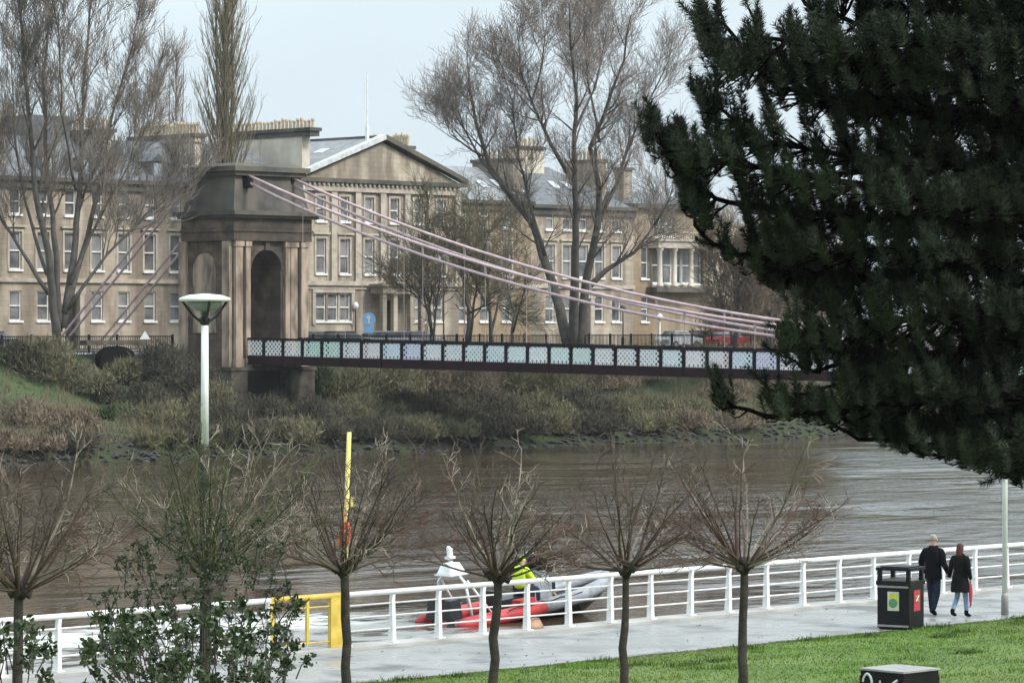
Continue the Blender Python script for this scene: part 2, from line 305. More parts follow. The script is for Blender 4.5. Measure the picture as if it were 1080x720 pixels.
# water: muddy, rippled, with the wash of the boat
def water_mat():
    m = bpy.data.materials.new('river_water'); m.use_nodes = True
    n = m.node_tree.nodes; l = m.node_tree.links; b = n['Principled BSDF']
    b.inputs['Roughness'].default_value = 0.06; b.inputs['IOR'].default_value = 1.20
    t = n.new('ShaderNodeTexCoord')
    def noise(scale, st, detail=3, dist=0.0):
        mp = n.new('ShaderNodeMapping'); mp.inputs['Scale'].default_value = st; l.new(t.outputs['Object'], mp.inputs[0])
        mp.inputs['Rotation'].default_value = (0, 0, R(-35))
        no = n.new('ShaderNodeTexNoise'); no.inputs['Scale'].default_value = scale; no.inputs['Detail'].default_value = detail
        no.inputs['Distortion'].default_value = dist
        l.new(mp.outputs[0], no.inputs['Vector']); return no.outputs['Fac']
    def mth(op, a, bb, c=None):
        k = n.new('ShaderNodeMath'); k.operation = op
        for i, v in enumerate((a, bb) if c is None else (a, bb, c)):
            if isinstance(v, (int, float)): k.inputs[i].default_value = v
            else: l.new(v, k.inputs[i])
        return k.outputs[0]
    def mr(v, a, bb, c=0.0, d=1.0):
        k = n.new('ShaderNodeMapRange'); k.inputs[1].default_value = a; k.inputs[2].default_value = bb
        k.inputs[3].default_value = c; k.inputs[4].default_value = d; k.interpolation_type = 'SMOOTHSTEP'; l.new(v, k.inputs[0]); return k.outputs[0]
    big = noise(0.55, (0.45, 1, 1), 4, 0.4); small = noise(2.6, (0.5, 1, 1), 3, 0.3)
    calm = mr(noise(0.07, (0.6, 1, 1), 3, 0.8), 0.38, 0.62, 0.25, 1.25)
    hgt = mth('MULTIPLY', calm, mth('ADD', mth('MULTIPLY', big, 0.9), mth('MULTIPLY', small, 0.25)))
    sx = n.new('ShaderNodeSeparateXYZ'); l.new(t.outputs['Object'], sx.inputs[0]); S, T = sx.outputs[0], sx.outputs[1]
    # wash: behind the boat, between the quay and the boat's track
    reg = mth('MULTIPLY', mr(S, 63.5, 67.5, 1, 0), mth('MULTIPLY', mr(T, 71.5, 76.5, 1, 0), 1))
    fn = noise(0.8, (0.6, 1, 1), 8, 1.2)
    foam = mth('MULTIPLY', reg, mr(fn, 0.40, 0.56, 0.10, 1.0))
    crest = mth('MULTIPLY', mth('MULTIPLY', mr(S, 63, 68, 1, 0), mth('MULTIPLY', mr(T, 69.0, 71.0), mr(T, 72.5, 74.5, 1, 0))), mr(noise(1.5, (0.5, 1, 1), 6, 1.5), 0.42, 0.52))
    mx = n.new('ShaderNodeMix'); mx.data_type = 'RGBA'
    mx.inputs[6].default_value = (0.052, 0.035, 0.020, 1); mx.inputs[7].default_value = (0.27, 0.27, 0.255, 1)
    l.new(foam, mx.inputs[0])
    mx2 = n.new('ShaderNodeMix'); mx2.data_type = 'RGBA'; l.new(crest, mx2.inputs[0]); l.new(mx.outputs[2], mx2.inputs[6])
    mx2.inputs[7].default_value = (0.72, 0.72, 0.66, 1)
    l.new(mx2.outputs[2], b.inputs['Base Color'])
    l.new(mth('ADD', mth('MULTIPLY', foam, 0.5), 0.06), b.inputs['Roughness'])
    bp = n.new('ShaderNodeBump'); bp.inputs['Strength'].default_value = 1.0; bp.inputs['Distance'].default_value = WAVE
    l.new(hgt, bp.inputs['Height']); l.new(bp.outputs[0], b.inputs['Normal'])
    return m
WAVE = 0.17
M['water'] = water_mat()

# ------------------------------------------------------------------ setting
def strip(name, prof, s0, s1, m, ns=1, jitter=0.0, z_off=0.0):
    mb = MB(); S = [s0 + (s1 - s0) * i / ns for i in range(ns + 1)]
    vs = []
    for s in S:
        for t, z in prof:
            j = (rnd.random() - .5) * jitter
            vs.append((s, t + j, z + j * 0.5 + z_off))
    k = len(prof)
    fs = [(i * k + j, (i + 1) * k + j, (i + 1) * k + j + 1, i * k + j + 1) for i in range(ns) for j in range(k - 1)]
    mb.add(vs, fs)
    o = mb.build(name, m, None, smooth=ns > 1); o.rotation_euler = (0, 0, R(45))
    o['kind'] = 'structure'
    return o
strip('lawn', [(-400, 1.4)] + [(t, near_z(t)) for t in (-30, 0, 10, 20, 30, 38, 45.2)], -500, 900, M['grass_soil'])
strip('promenade', [(45.2, 0.0), (50.0, 0.0)], -500, 900, M['path'])
strip('quay_coping', [(50.0, 0.0), (50.0, 0.06), (50.75, 0.06), (50.75, -0.3), (50.68, -0.3)], -500, 900, M['coping'])
strip('quay_face', [(50.68, -0.3), (50.68, -4.0)], -500, 900, M['quay'])
o = strip('river_water', [(50.5, -1.8), (166.0, -1.8)], -600, 1400, M['water'])
strip('riverbed', [(50.68, -4.0), (160, -3.2)], -600, 1400, M['quay'])
fp = []
ts = [160, 162, 164, 165, 166, 167.5, 169, 171, 173, 176, 179, 181, 183, 185, 187, 188.3, 189.2]
strip('far_shore', [(t, far_z(t)) for t in ts if t <= 169], 60, 420, mat('shore_mud', (0.045, 0.042, 0.030), (0.018, 0.017, 0.013), 0.8, 0.95, 0.5, 4, spec=0.1, c3=(0.04, 0.05, 0.022)), 240, 0.5)
strip('far_bank', [(t, far_z(t)) for t in ts if t > 167], 60, 420, M['bank'], 240, 0.7)
strip('far_pavement', [(189.0, 4.72), (191.5, 4.72), (191.5, 4.60)], 60, 420, M['paving'])
strip('far_street', [(191.5, 4.60), (200.5, 4.60)], 60, 420, M['asphalt'])
strip('terrace_pavement', [(200.5, 4.60), (200.5, 4.72), (205.2, 4.72)], 60, 420, M['paving'])
strip('far_ground', [(205.1, 4.70), (400, 5), (3000, 5)], -2500, 4000, M['hill'])
strip('outer_bank', [(160, -3.2), (166, -0.5), (189, 4.6), (206, 4.6)], -2500, 60, M['bank'], 4)
strip('outer_bank', [(160, -3.2), (166, -0.5), (189, 4.6), (206, 4.6)], 420, 4000, M['bank'], 4)

# ------------------------------------------------------------------ terrace buildings
ROT = R(45)
def wall_open(mb, s0, s1, z0, z1, t0, th, ops):
    xs = sorted({s0, s1, *[v for o in ops for v in (o[0], o[1])]}); zs = sorted({z0, z1, *[v for o in ops for v in (o[2], o[3])]})
    for a, b in zip(zs, zs[1:]):
        run = None
        for c, d in list(zip(xs, xs[1:])) + [(None, None)]:
            hole = c is None or any(o[0] - 1e-6 <= c and d <= o[1] + 1e-6 and o[2] - 1e-6 <= a and b <= o[3] + 1e-6 for o in ops)
            if hole:
                if run: mb.box(run[0], run[1], t0, t0 + th, a, b); run = None
            else: run = (run[0], d) if run else (c, d)
def sash_window(par, s0, s1, z0, z1, t, frame=True, name='window'):
    g = MB(); g.box(s0 + 0.05, s1 - 0.05, t + 0.20, t + 0.24, z0 + .05, z1 - .05)
    gl = g.build(name, M['glass'], par)
    f = MB(); a = 0.09
    f.box(s0 - .01, s0 + a, t + .10, t + .19, z0, z1); f.box(s1 - a, s1 + .01, t + .10, t + .19, z0, z1)
    f.box(s0 + a, s1 - a, t + .10, t + .19, z0, z0 + a); f.box(s0 + a, s1 - a, t + .10, t + .19, z1 - a, z1)
    zm = (z0 + z1) / 2; f.box(s0 + a, s1 - a, t + .08, t + .19, zm - .05, zm + .05)
    if s1 - s0 > 9:
        sm = (s0 + s1) / 2; f.box(sm - .025, sm + .025, t + .13, t + .19, z0 + a, zm - .05); f.box(sm - .025, sm + .025, t + .13, t + .19, zm + .05, z1 - a)
    f.build('frame', M['sash'], gl)
    s = MB(); s.box(s0 - .12, s1 + .12, t - .14, t + .12, z0 - .16, z0 - .003); s.build('sill', M['white'], gl)
def surround(mb, s0, s1, z0, z1, t, head=True):
    mb.box(s0 - .2, s0 - .003, t - .06, t + .1, z0 - .16, z1 + .2); mb.box(s1 + .003, s1 + .2, t - .06, t + .1, z0 - .16, z1 + .2)
    mb.box(s0 - .003, s1 + .003, t - .06, t + .1, z1 + .003, z1 + .2)
    if head: mb.box(s0 - .35, s1 + .35, t - .22, t + .1, z1 + .32, z1 + .48)
ZG, ZF, ZU = (6.9, 9.1), (10.7, 13.5), (14.9, 16.9)
def chimney(par, s0, s1, t0, t1, z0, z1, pots, m, pot_h=0.85, along='t'):
    b = MB(); b.box(s0, s1, t0, t1, z0, z1); b.box(s0 - .14, s1 + .14, t0 - .14, t1 + .14, z1, z1 + .28, 1)
    ch = b.build('chimney', [m, M['stone_dark']], par)
    me = None
    for i in range(pots):
        f = (i + .5) / pots
        x = (s0 + s1) / 2 if along == 't' else s0 + (s1 - s0) * f; y = t0 + (t1 - t0) * f if along == 't' else (t0 + t1) / 2
        if me is None:
            p = MB(); p.lathe([(.14, 0), (.12, pot_h * .7), (.155, pot_h * .8), (.14, pot_h)], 0, 0, 8); o = p.build('chimney_pot', M['pot'], ch); me = o.data
        else:
            o = bpy.data.objects.new('chimney_pot', me); COL.objects.link(o); o.parent = ch
        o.location = (x, y, z1 + .27); o.scale = (1, 1, rnd.uniform(.85, 1.2))
def skylight(par, s, t, z, slope_t=None, w=.9, l=1.2, rot=None, m='sky_glass'):
    b = MB(); b.box(-w / 2, w / 2, -l / 2, l / 2, 0.0, .10); o = b.build('skylight', M[m], par); o.location = (s, t, z); o.rotation_euler = rot or (0, 0, 0)

# centre pavilion with pediment
T0 = 205.0
pav = empty('pedimented_house', (0, 0, 0), ROT)
tag(pav, 'tall sandstone house front with a triangular pediment, right of the bridge tower', 'house')
pa, pb = s_at(317, T0 - 1.2), s_at(484, T0 - 1.2); tp = T0 - 1.2
wx = [s_at(x, tp) for x in (338.5, 363.5, 389.5, 416, 441, 465)]
ops = []; W = []
for i, c in enumerate(wx):
    W.append((c - .47, c + .47, *ZU)); W.append((c - .52, c + .52, *ZF))
c0 = s_at(351, tp)
tri = [(c0 - 1.9, c0 - .75), (c0 - .55, c0 + .55), (c0 + .75, c0 + 1.9)]
W += [(a, b, *ZG) for a, b in tri]
W += [(s_at(452, tp) - 1.6, s_at(452, tp) - .5, *ZG), (s_at(452, tp) + .5, s_at(452, tp) + 1.6, *ZG)]
dr = (s_at(411, tp) - .6, s_at(411, tp) + .6, 4.75, 8.6)
wl = MB(); wall_open(wl, pa, pb, 4.6, 18.0, tp, .5, W + [dr])
wl.box(pa, pa + .4, tp + .5, tp + 15, 4.6, 18.0); wl.box(pb - .4, pb, tp + .5, tp + 15, 4.6, 18.0); wl.box(pa, pb, tp + 15, tp + 15.4, 4.6, 18)
wl.box(pa + .4, pb - .4, tp + 1.2, tp + 1.3, 4.6, 17.9)
wl.build('wall', M['stone'], pav)
for a in W: sash_window(pav, *a, tp)
tr = MB()
for c in wx:
    surround(tr, c - .52, c + .52, *ZF, tp); surround(tr, c - .47, c + .47, *ZU, tp, head=False)
edges = [pa + .25] + [(a + b) / 2 for a, b in zip(wx, wx[1:])] + [pb - .25]
for e in edges: tr.box(e - .3, e + .3, tp - .22, tp + .05, 10.1, 17.3)
tr.box(pa - .1, pb + .1, tp - .30, tp + .05, 9.75, 10.1); tr.box(pa, pb, tp - .12, tp + .05, 9.45, 9.745)
tr.box(pa - .05, pb + .05, tp - .30, tp + .05, 17.3, 17.75)
tr.box(tri[0][0] - .35, tri[2][1] + .35, tp - .18, tp + .06, ZG[1] + .06, ZG[1] + .32)
tr.box(tri[0][0] - .35, tri[0][0] - .03, tp - .14, tp + .06, ZG[0] - .3, ZG[1] + .06); tr.box(tri[2][1] + .03, tri[2][1] + .35, tp - .14, tp + .06, ZG[0] - .3, ZG[1] + .06)
tr.build('stone_trim', M['stone_trim'], pav)
dn = MB()
k = int((pb - pa) / .5)
for i in range(k): dn.box(pa + i * .5, pa + i * .5 + .25, tp - .45, tp - .02, 17.755, 18.0)
dn.build('dentil_course', M['stone_trim'], pav)
po = MB()          # porch
d0, d1 = s_at(388, tp), s_at(434, tp)
po.box(d0, d1, tp - 1.8, tp - .32, 9.1, 9.7); po.box(d0 - .15, d1 + .15, tp - 1.95, tp - .31, 9.7, 9.9)
for x in (d0 + .3, d0 + 1.5, d1 - 1.5, d1 - .3): po.box(x - .22, x + .22, tp - 1.7, tp - 1.3, 4.7, 9.1)
po.build('porch', M['stone'], pav)
dd = MB(); dd.box(dr[0], dr[1], tp + .3, tp + .4, 4.75, 8.6); dd.build('door', M['door'], pav)
sm_, za, zc = (pa + pb) / 2, 21.75, 18.05
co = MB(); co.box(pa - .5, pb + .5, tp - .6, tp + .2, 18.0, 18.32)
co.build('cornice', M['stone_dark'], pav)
ty = MB(); ty.prism([(pa + .3, tp - .1, 18.32), (pb - .3, tp - .1, 18.32), (sm_, tp - .1, za - .35)], (0, .4, 0)); ty.build('tympanum', M['stone'], pav)
def raking(sa, m, nm):
    b = MB(); v = 1 if sa > sm_ else -1
    b.prism([(sa, tp - .6, 18.32), (sa, tp - .6, 18.68), (sm_, tp - .6, za + .3), (sm_, tp - .6, za - .12)], (0, .8, 0)); b.build(nm, m, pav)
raking(pa - .5, M['lead'], 'raking_cornice'); raking(pb + .5, M['stone_dark'], 'raking_cornice')
rf = MB()
rf.prism([(pa - .3, tp + .2, 18.3), (sm_, tp + .2, za + .1), (sm_, tp + .2, za - .1), (pa - .3, tp + .2, 18.1)], (0, 15.2, 0))
rf.prism([(pb + .3, tp + .2, 18.3), (pb + .3, tp + .2, 18.1), (sm_, tp + .2, za - .1), (sm_, tp + .2, za + .1)], (0, 15.2, 0))
rfo = rf.build('roof', M['slate'], pav)
b = MB(); b.box(sm_ - .12, sm_ + .12, tp + .2, tp + 15.4, za + .08, za + .25); b.build('ridge', M['stone_dark'], rfo)
ang = math.atan2(za - 18.3, sm_ - pa)
for f, t_ in ((.38, 6.6), (.38, 4.6), (.68, 6.6), (.68, 4.2)):
    skylight(rfo, pa + (sm_ - pa) * f, tp + t_, 18.3 + (za - 18.3) * f + .06, rot=(0, -ang, 0), w=1.0, l=1.1)
fl = MB(); fl.tube([(sm_ - 1.3, tp + .3, za - .2), (sm_ - 1.3, tp + .3, za + 1.0)], .16, 8); fl.tube([(sm_ - 1.3, tp + .3, za + 1.0), (sm_ - 1.3, tp + .3, za + 5.2)], .06, 6); fl.build('flagpole', M['white'], pav)
wb = MB(); wb.box(s_at(316, T0 + 1) - .1, s_at(316, T0 + 1) + .75, T0 + .6, T0 + 9.8, 17, 21.7); wb.build('party_wall', M['cream'], pav)
chimney(pav, s_at(316, T0 + 1) - .2, s_at(316, T0 + 1) + .8, T0 - .5, T0 + 10.4, 21.7, 22.1, 24, M['stone_dark'], .75)
chimney(pav, pb - 2.0, pb - 1.0, T0 + 3.2, T0 + 7.6, 18, 21.3, 13, M['stone'], .95)
dp = MB()
for x in (pa + .05, ): dp.tube([(x, tp - .3, 4.7), (x, tp - .3, 18)], .09, 6)
dp.build('downpipe', M['sash'], pav)

# plain terraces
def terrace(name, label, s0, s1, zE, zR, bays, stone, roofm, t0=T0, hip=False, doors=()):
    par = empty(name, (0, 0, 0), ROT); tag(par, label, 'house')
    W = [];
    for i, c in enumerate(bays):
        W.append((c - .5, c + .5, ZU[0] - .1, ZU[1] - .2)); W.append((c - .55, c + .55, *ZF))
        if i not in doors: W.append((c - .55, c + .55, *ZG))
    D = [(bays[i] - .6, bays[i] + .6, 4.75, 8.6) for i in doors]
    wl = MB(); wall_open(wl, s0, s1, 4.6, zE - .3, t0, .5, W + D)
    wl.box(s0, s0 + .4, t0 + .5, t0 + 11, 4.6, zE - .3); wl.box(s1 - .4, s1, t0 + .5, t0 + 11, 4.6, zE - .3); wl.box(s0 + .4, s1 - .4, t0 + 10.6, t0 + 11, 4.6, zE - .3)
    wl.box(s0 + .4, s1 - .4, t0 + 1.2, t0 + 1.3, 4.6, zE - .4)
    wl.build('wall', stone, par)
    for a in W: sash_window(par, *a, t0)
    for a in D:
        d = MB(); d.box(a[0], a[1], t0 + .3, t0 + .4, a[2], a[3]); d.build('door', M['door'], par)
        q = MB(); q.box(a[0] - .5, a[0] - .1, t0 - .3, t0 + .04, 4.75, 8.9); q.box(a[1] + .1, a[1] + .5, t0 - .3, t0 + .04, 4.75, 8.9); q.box(a[0] - .6, a[1] + .6, t0 - .35, t0 + .04, 8.9, 9.4); q.build('door_surround', M['stone_trim'], par)
    tr = MB()
    for c in bays: surround(tr, c - .55, c + .55, *ZF, t0)
    tr.box(s0, s1, t0 - .2, t0 + .05, 9.75, 10.05)
    tr.build('stone_trim', M['stone_trim'], par)
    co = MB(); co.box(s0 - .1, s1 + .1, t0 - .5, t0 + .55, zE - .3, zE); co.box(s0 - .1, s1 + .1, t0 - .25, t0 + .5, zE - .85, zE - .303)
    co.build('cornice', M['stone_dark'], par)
    rf = MB(); h = (5 if hip else 0)
    tb, tm = t0 + 11.2, t0 + 5.6
    vs = [(s0, t0 + .1, zE), (s1, t0 + .1, zE), (s1, tb, zE), (s0, tb, zE), (s0 + h, tm, zR), (s1 - h, tm, zR)]
    rf.add(vs, [(0, 1, 5, 4), (2, 3, 4, 5), (1, 2, 5), (3, 0, 4), (0, 3, 2, 1)])
    ro = rf.build('roof', roofm, par)
    return par, ro
sl0, sl1 = s_at(-90, T0), pa
bays = [sl1 - 1.6 - i * 2.55 for i in range(int((sl1 - sl0 - 2) / 2.55))]
lt, ltr = terrace('terraced_house', 'long pale sandstone terrace behind the bare trees, left of the bridge tower', sl0, sl1, 17.6, 21.0, bays, M['stone_left'], M['slate_dark'], doors=(3, 8))
for s_, n_, tt in ((163.0, 15, 9.0), (172.0, 19, 9.5), (153.0, 12, 8)):
    w_ = MB(); w_.box(s_ - .35, s_ + .35, T0 + 1.8, T0 + tt, 17.6, 20.9); w_.build('party_wall', M['cream'], lt)
    chimney(lt, s_ - .5, s_ + .5, T0 + 1.6, T0 + tt + .2, 20.9, 21.3, n_, M['stone'], .9)
b = MB(); b.box(158.2, 161.8, T0 + 5, T0 + 9, 19.5, 22.6); b.build('rooftop_block', M['slate_dark'], lt)
for s_ in (156.5, 160.0, 167.2, 170.0):
    g = MB(); g.box(s_ - .6, s_ + .6, T0 + .9, T0 + 4, 17.7, 19.2); g.prism([(s_ - .75, T0 + .8, 19.2), (s_ + .75, T0 + .8, 19.2), (s_, T0 + .8, 19.8)], (0, 3.4, 0), 1); g.box(s_ - .42, s_ + .42, T0 + .85, T0 + .9, 17.95, 19.05, 2)
    g.build('dormer', [M['slate_dark'], M['slate_dark'], M['sky_glass']], lt)
# little pediment over the left terrace
b = MB(); b.prism([(173.2, T0 - .2, 17.6), (178.4, T0 - .2, 17.6), (175.8, T0 - .2, 19.5)], (0, 4, 0)); b.build('small_pediment', M['stone'], lt)

sr0, sr1 = pb, s_at(560, T0)
bays = [sr0 + 1.6 + i * 2.6 for i in range(4)]; bays = [b_ for b_ in bays if b_ < sr1 - .7]
ra, rar = terrace('terraced_house', 'lower ochre house with pale slate roof directly right of the pedimented house', sr0, sr1, 17.1, 20.2, bays, M['stone_right'], M['slate'])
ang = math.atan2(3.1, 5.5)
for x, f in ((505, .45), (522, .5), (538, .35)):
    s_ = s_at(x, T0 + 3); skylight(rar, s_, T0 + .1 + 5.5 * f, 17.1 + 3.1 * f + .05, rot=(ang, 0, 0), w=.8, l=1.2)
chimney(ra, sr1 - .55, sr1 + .45, T0 + 1.6, T0 + 6.6, 17.1, 20.6, 8, M['stone'], .8)
sq0, sq1 = sr1, s_at(668, T0)
bays = [s_at(x, T0) for x in (580, 598, 615, 632, 650)]
rb_, rbr = terrace('terraced_house', 'brown sandstone house with a hipped dark slate roof behind the big bare tree', sq0, sq1, 16.9, 20.5, bays, M['stone_left'], M['slate_dark'], hip=True, doors=(2,))
for x in (583, 597): s_ = s_at(x, T0 + 3); skylight(rbr, s_, T0 + 2.9, 16.9 + 3.6 * .5 + .06, rot=(math.atan2(3.6, 5.5), 0, 0), w=.7, l=1.1)
chimney(rb_, sq1 - 2.2, sq1 - 1.2, T0 + 2.2, T0 + 6.0, 17.0, 20.9, 8, M['stone'], .9)
chimney(rb_, sq0 + 3.2, sq0 + 6.3, T0 + 4.6, T0 + 5.6, 19.4, 21.9, 6, M['cream'], .8, along='s')
b = MB(); b.box(sq0 + 1.2, sq0 + 2.0, T0 + 3.5, T0 + 4.3, 18.5, 21.8); b.build('chimney', M['stone'], rb_)

# right-hand end pavilion with a columned bay
ep = empty('columned_house', (0, 0, 0), ROT); tag(ep, 'sandstone end house with a columned upper bay, partly behind the pine', 'house')
e0, e1 = s_at(668, T0), s_at(748, T0); q0, q1 = s_at(684, T0), s_at(746, T0)
W = [(e0 + 1.0, e0 + 1.9, *ZF), (e0 + 1.0, e0 + 1.9, *ZG)]
wl = MB(); wall_open(wl, e0, e1, 4.6, 16.9, T0, .5, W + [(q0 + .5, q1 - .5, 10.2, 13.6), (q0 + .7, q0 + 3.4, 14.4, 16.2)])
wl.box(e0, e0 + .4, T0 + .5, T0 + 11, 4.6, 16.9); wl.box(e1 - .4, e1, T0 + .5, T0 + 11, 4.6, 16.9); wl.box(e0 + .4, e1 - .4, T0 + 1.6, T0 + 1.8, 4.6, 16.9)
wl.build('wall', M['stone_right'], ep)
for a in W: sash_window(ep, *a, T0)
n_ = 5; wq = (q1 - q0 - 1.2) / n_
for i in range(n_): sash_window(ep, q0 + .6 + i * wq, q0 + .6 + (i + 1) * wq - .12, 10.3, 13.5, T0 + .1)
for i in range(3): sash_window(ep, q0 + .75 + i * .88, q0 + .75 + i * .88 + .8, 14.45, 16.15, T0 + .1)
b = MB(); b.box(q0 - .3, q1 + .2, T0 - 1.3, T0 + .02, 9.5, 9.95); b.build('balcony', M['stone_dark'], ep)
for x in (q0 + .5, q0 + 2.4, q0 + 4.6, q1 - .5):
    b = MB(); b.lathe([(.32, 9.96), (.32, 10.15), (.24, 10.2), (.21, 13.1), (.34, 13.25), (.34, 13.4)], x, T0 - .9, 12); b.build('column', M['cream'], ep, True)
b = MB(); b.box(q0 - .1, q1, T0 - 1.3, T0 + .02, 13.4, 14.0); b.box(q0 - .25, q1 + .15, T0 - 1.45, T0 + .02, 14.0, 14.2); b.build('entablature', M['stone_trim'], ep)
b = MB(); b.box(q0 + .1, q1, T0 - 1.2, T0 - 1.0, 14.75, 14.88)
for i in range(26): x = q0 + .2 + i * (q1 - q0 - .4) / 25; b.box(x - .05, x + .05, T0 - 1.15, T0 - 1.05, 14.2, 14.75)
b.build('balustrade', M['stone_trim'], ep)
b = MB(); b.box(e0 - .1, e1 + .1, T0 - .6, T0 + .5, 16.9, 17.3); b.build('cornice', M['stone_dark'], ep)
b = MB(); b.frus((e0, e1, T0, T0 + 11), (e0 + 3, e1 - 3, T0 + 4, T0 + 7), 17.3, 18.6); b.build('roof', M['slate_dark'], ep)
chimney(ep, e0 + .9, e0 + 2.0, T0 + 2, T0 + 3.1, 17.3, 20.3, 2, M['stone'], .7)
# a lower house further right, seen through the pine's gaps
fh = empty('far_house', (0, 0, 0), ROT); tag(fh, 'pale low house with a grey roof glimpsed through gaps in the pine', 'house')
a0, a1 = s_at(752, 215), s_at(850, 215)
W = [(a0 + .9 + i * 2.3, a0 + 1.8 + i * 2.3, z0, z0 + 1.8) for i in range(5) for z0 in (13.0, 9.6)]
wl = MB(); wall_open(wl, a0, a1, 4.6, 16.0, 215, .4, W); wl.box(a0, a0 + .4, 215.4, 225, 4.6, 16); wl.box(a1 - .4, a1, 215.4, 225, 4.6, 16); wl.box(a0 + .4, a1 - .4, 216.5, 216.6, 4.6, 15.9); wl.build('wall', M['cream'], fh)
for a in W: sash_window(fh, *a, 215)
b = MB(); b.add([(a0 - .2, 214.8, 16), (a1 + .2, 214.8, 16), (a1 + .2, 225, 16), (a0 - .2, 225, 16), (a0 - .2, 220, 18.4), (a1 + .2, 220, 18.4)], [(0, 1, 5, 4), (2, 3, 4, 5), (1, 2, 5), (3, 0, 4), (0, 3, 2, 1)]); b.build('roof', M['slate'], fh)

# ------------------------------------------------------------------ bridge tower
ST, TT = 155.8, 183.6
tw = empty('bridge_tower', RV(ST, TT, 0), ROT); tag(tw, 'dark stone triumphal arch tower holding up the chains of the footbridge', 'bridge tower')
Wd, Dp = 6.9, 5.2
b = MB(); aw0, aw1 = s_at(264, TT) - ST, s_at(296, TT) - ST; ac = (aw0 + aw1) / 2; ar = (aw1 - aw0) / 2; az = 11.9 - ar
ZB = 3.6
b.box(0, aw0, 0, Dp, ZB, 12.5); b.box(aw1, Wd, 0, Dp, ZB, 12.5)
arc = [(ac + ar * math.cos(a), 0, az + ar * math.sin(a)) for a in [math.pi * i / 16 for i in range(17)]]
for p, q in zip(arc, arc[1:]):
    b.add([(p[0], 0, p[2]), (q[0], 0, q[2]), (q[0], 0, 12.5), (p[0], 0, 12.5), (p[0], Dp, p[2]), (q[0], Dp, q[2]), (q[0], Dp, 12.5), (p[0], Dp, 12.5)],
          [(0, 1, 2, 3), (4, 7, 6, 5), (0, 4, 5, 1), (3, 2, 6, 7)])
b.build('wall', M['tower'], tw)
b = MB()
for k0, k1 in zip(range(16), range(1, 17)):
    p, q = arc[k0], arc[k1]; f = 1.22
    P = [(x, z) for x, z in ((p[0], p[2]), (q[0], q[2]), (ac + (q[0] - ac) * f, az + (q[2] - az) * f), (ac + (p[0] - ac) * f, az + (p[2] - az) * f))]
    b.prism([(x, -.12, z) for x, z in P], (0, .11, 0))
b.box(ac - .2, ac + .2, -.25, -.13, az + ar - .05, az + ar + .5)
b.build('arch_ring', M['tower'], tw)
b = MB()
for x, w_ in ((.42, .32), (1.25, .2), (4.95, .22), (5.55, .3), (6.55, .32)): b.box(x - w_, x + w_, -.28, -.003, ZB + .6, 12.1); b.box(x - w_ - .08, x + w_ + .08, -.36, -.003, 12.1, 12.46); b.box(x - w_ - .08, x + w_ + .08, -.36, -.003, ZB, ZB + .6)
b.build('pilaster', M['tower_pale'], tw)
b = MB()   # side: blind arch and strips
for y, w_ in ((.45, .4), (5.25, .4)): b.box(-.25, -.003, y - w_, y + w_, ZB, 12.46)
b.box(-.12, -.003, 1.7, 4.2, 6.0, 10.4)
b.prism([(-.12, 2.95 + 1.25 * math.cos(a), 10.4 + 1.25 * math.sin(a)) for a in [math.pi * i / 10 for i in range(11)]], (.115, 0, 0))
b.build('side_panel', M['tower_pale'], tw)
b = MB(); b.box(-.2, Wd + .2, -.40, Dp + .2, 12.5, 14.1); b.box(-.28, Wd + .28, -.48, Dp + .28, 13.15, 13.3); b.build('entablature', M['tower'], tw)
b = MB(); b.box(-.4, Wd + .6, -.7, Dp + .4, 14.1, 14.3); b.box(-.6, Wd + .85, -.95, Dp + .6, 14.3, 14.6); b.build('cornice', M['stone_dark'], tw)
b = MB(); b.frus((-.1, Wd + .1, -.25, Dp + .1), (.35, Wd - .45, .1, Dp - .35), 14.6, 17.1); b.build('attic', [M['stone_dark']], tw)
b = MB(); b.box(.1, Wd - .2, -.25, Dp - .05, 17.1, 17.4); b.box(-.15, Wd, -.5, Dp + .2, 17.4, 17.75); b.frus((.1, Wd - .3, -.2, Dp), (.6, Wd - .6, .5, Dp - .6), 17.75, 18.0); b.build('cap', M['stone_dark'], tw)
b = MB(); b.box(-.6, .9, -.6, Dp + .5, -1.0, ZB); b.box(4.9, Wd + .3, -.6, Dp + .5, -1.0, ZB); b.build('abutment', M['abut'], tw)
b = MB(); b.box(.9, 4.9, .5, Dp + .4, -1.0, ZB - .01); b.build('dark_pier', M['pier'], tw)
b = MB(); b.box(-.7, Wd + .4, -.7, Dp + .6, ZB - .25, ZB); b.build('string_course', M['abut'], tw)

# ------------------------------------------------------------------ suspension bridge
BA = Vector((C * (157.1 - 183.6), C * (157.1 + 183.6), 0)); bang = R(38)
BD = Vector((math.cos(bang), -math.sin(bang), 0)); BN = Vector((math.sin(bang), math.cos(bang), 0)); BW = 4.4
br = empty('suspension_footbridge', BA, -bang); tag(br, 'long footbridge with pastel lattice sides hung from pink chains', 'bridge')
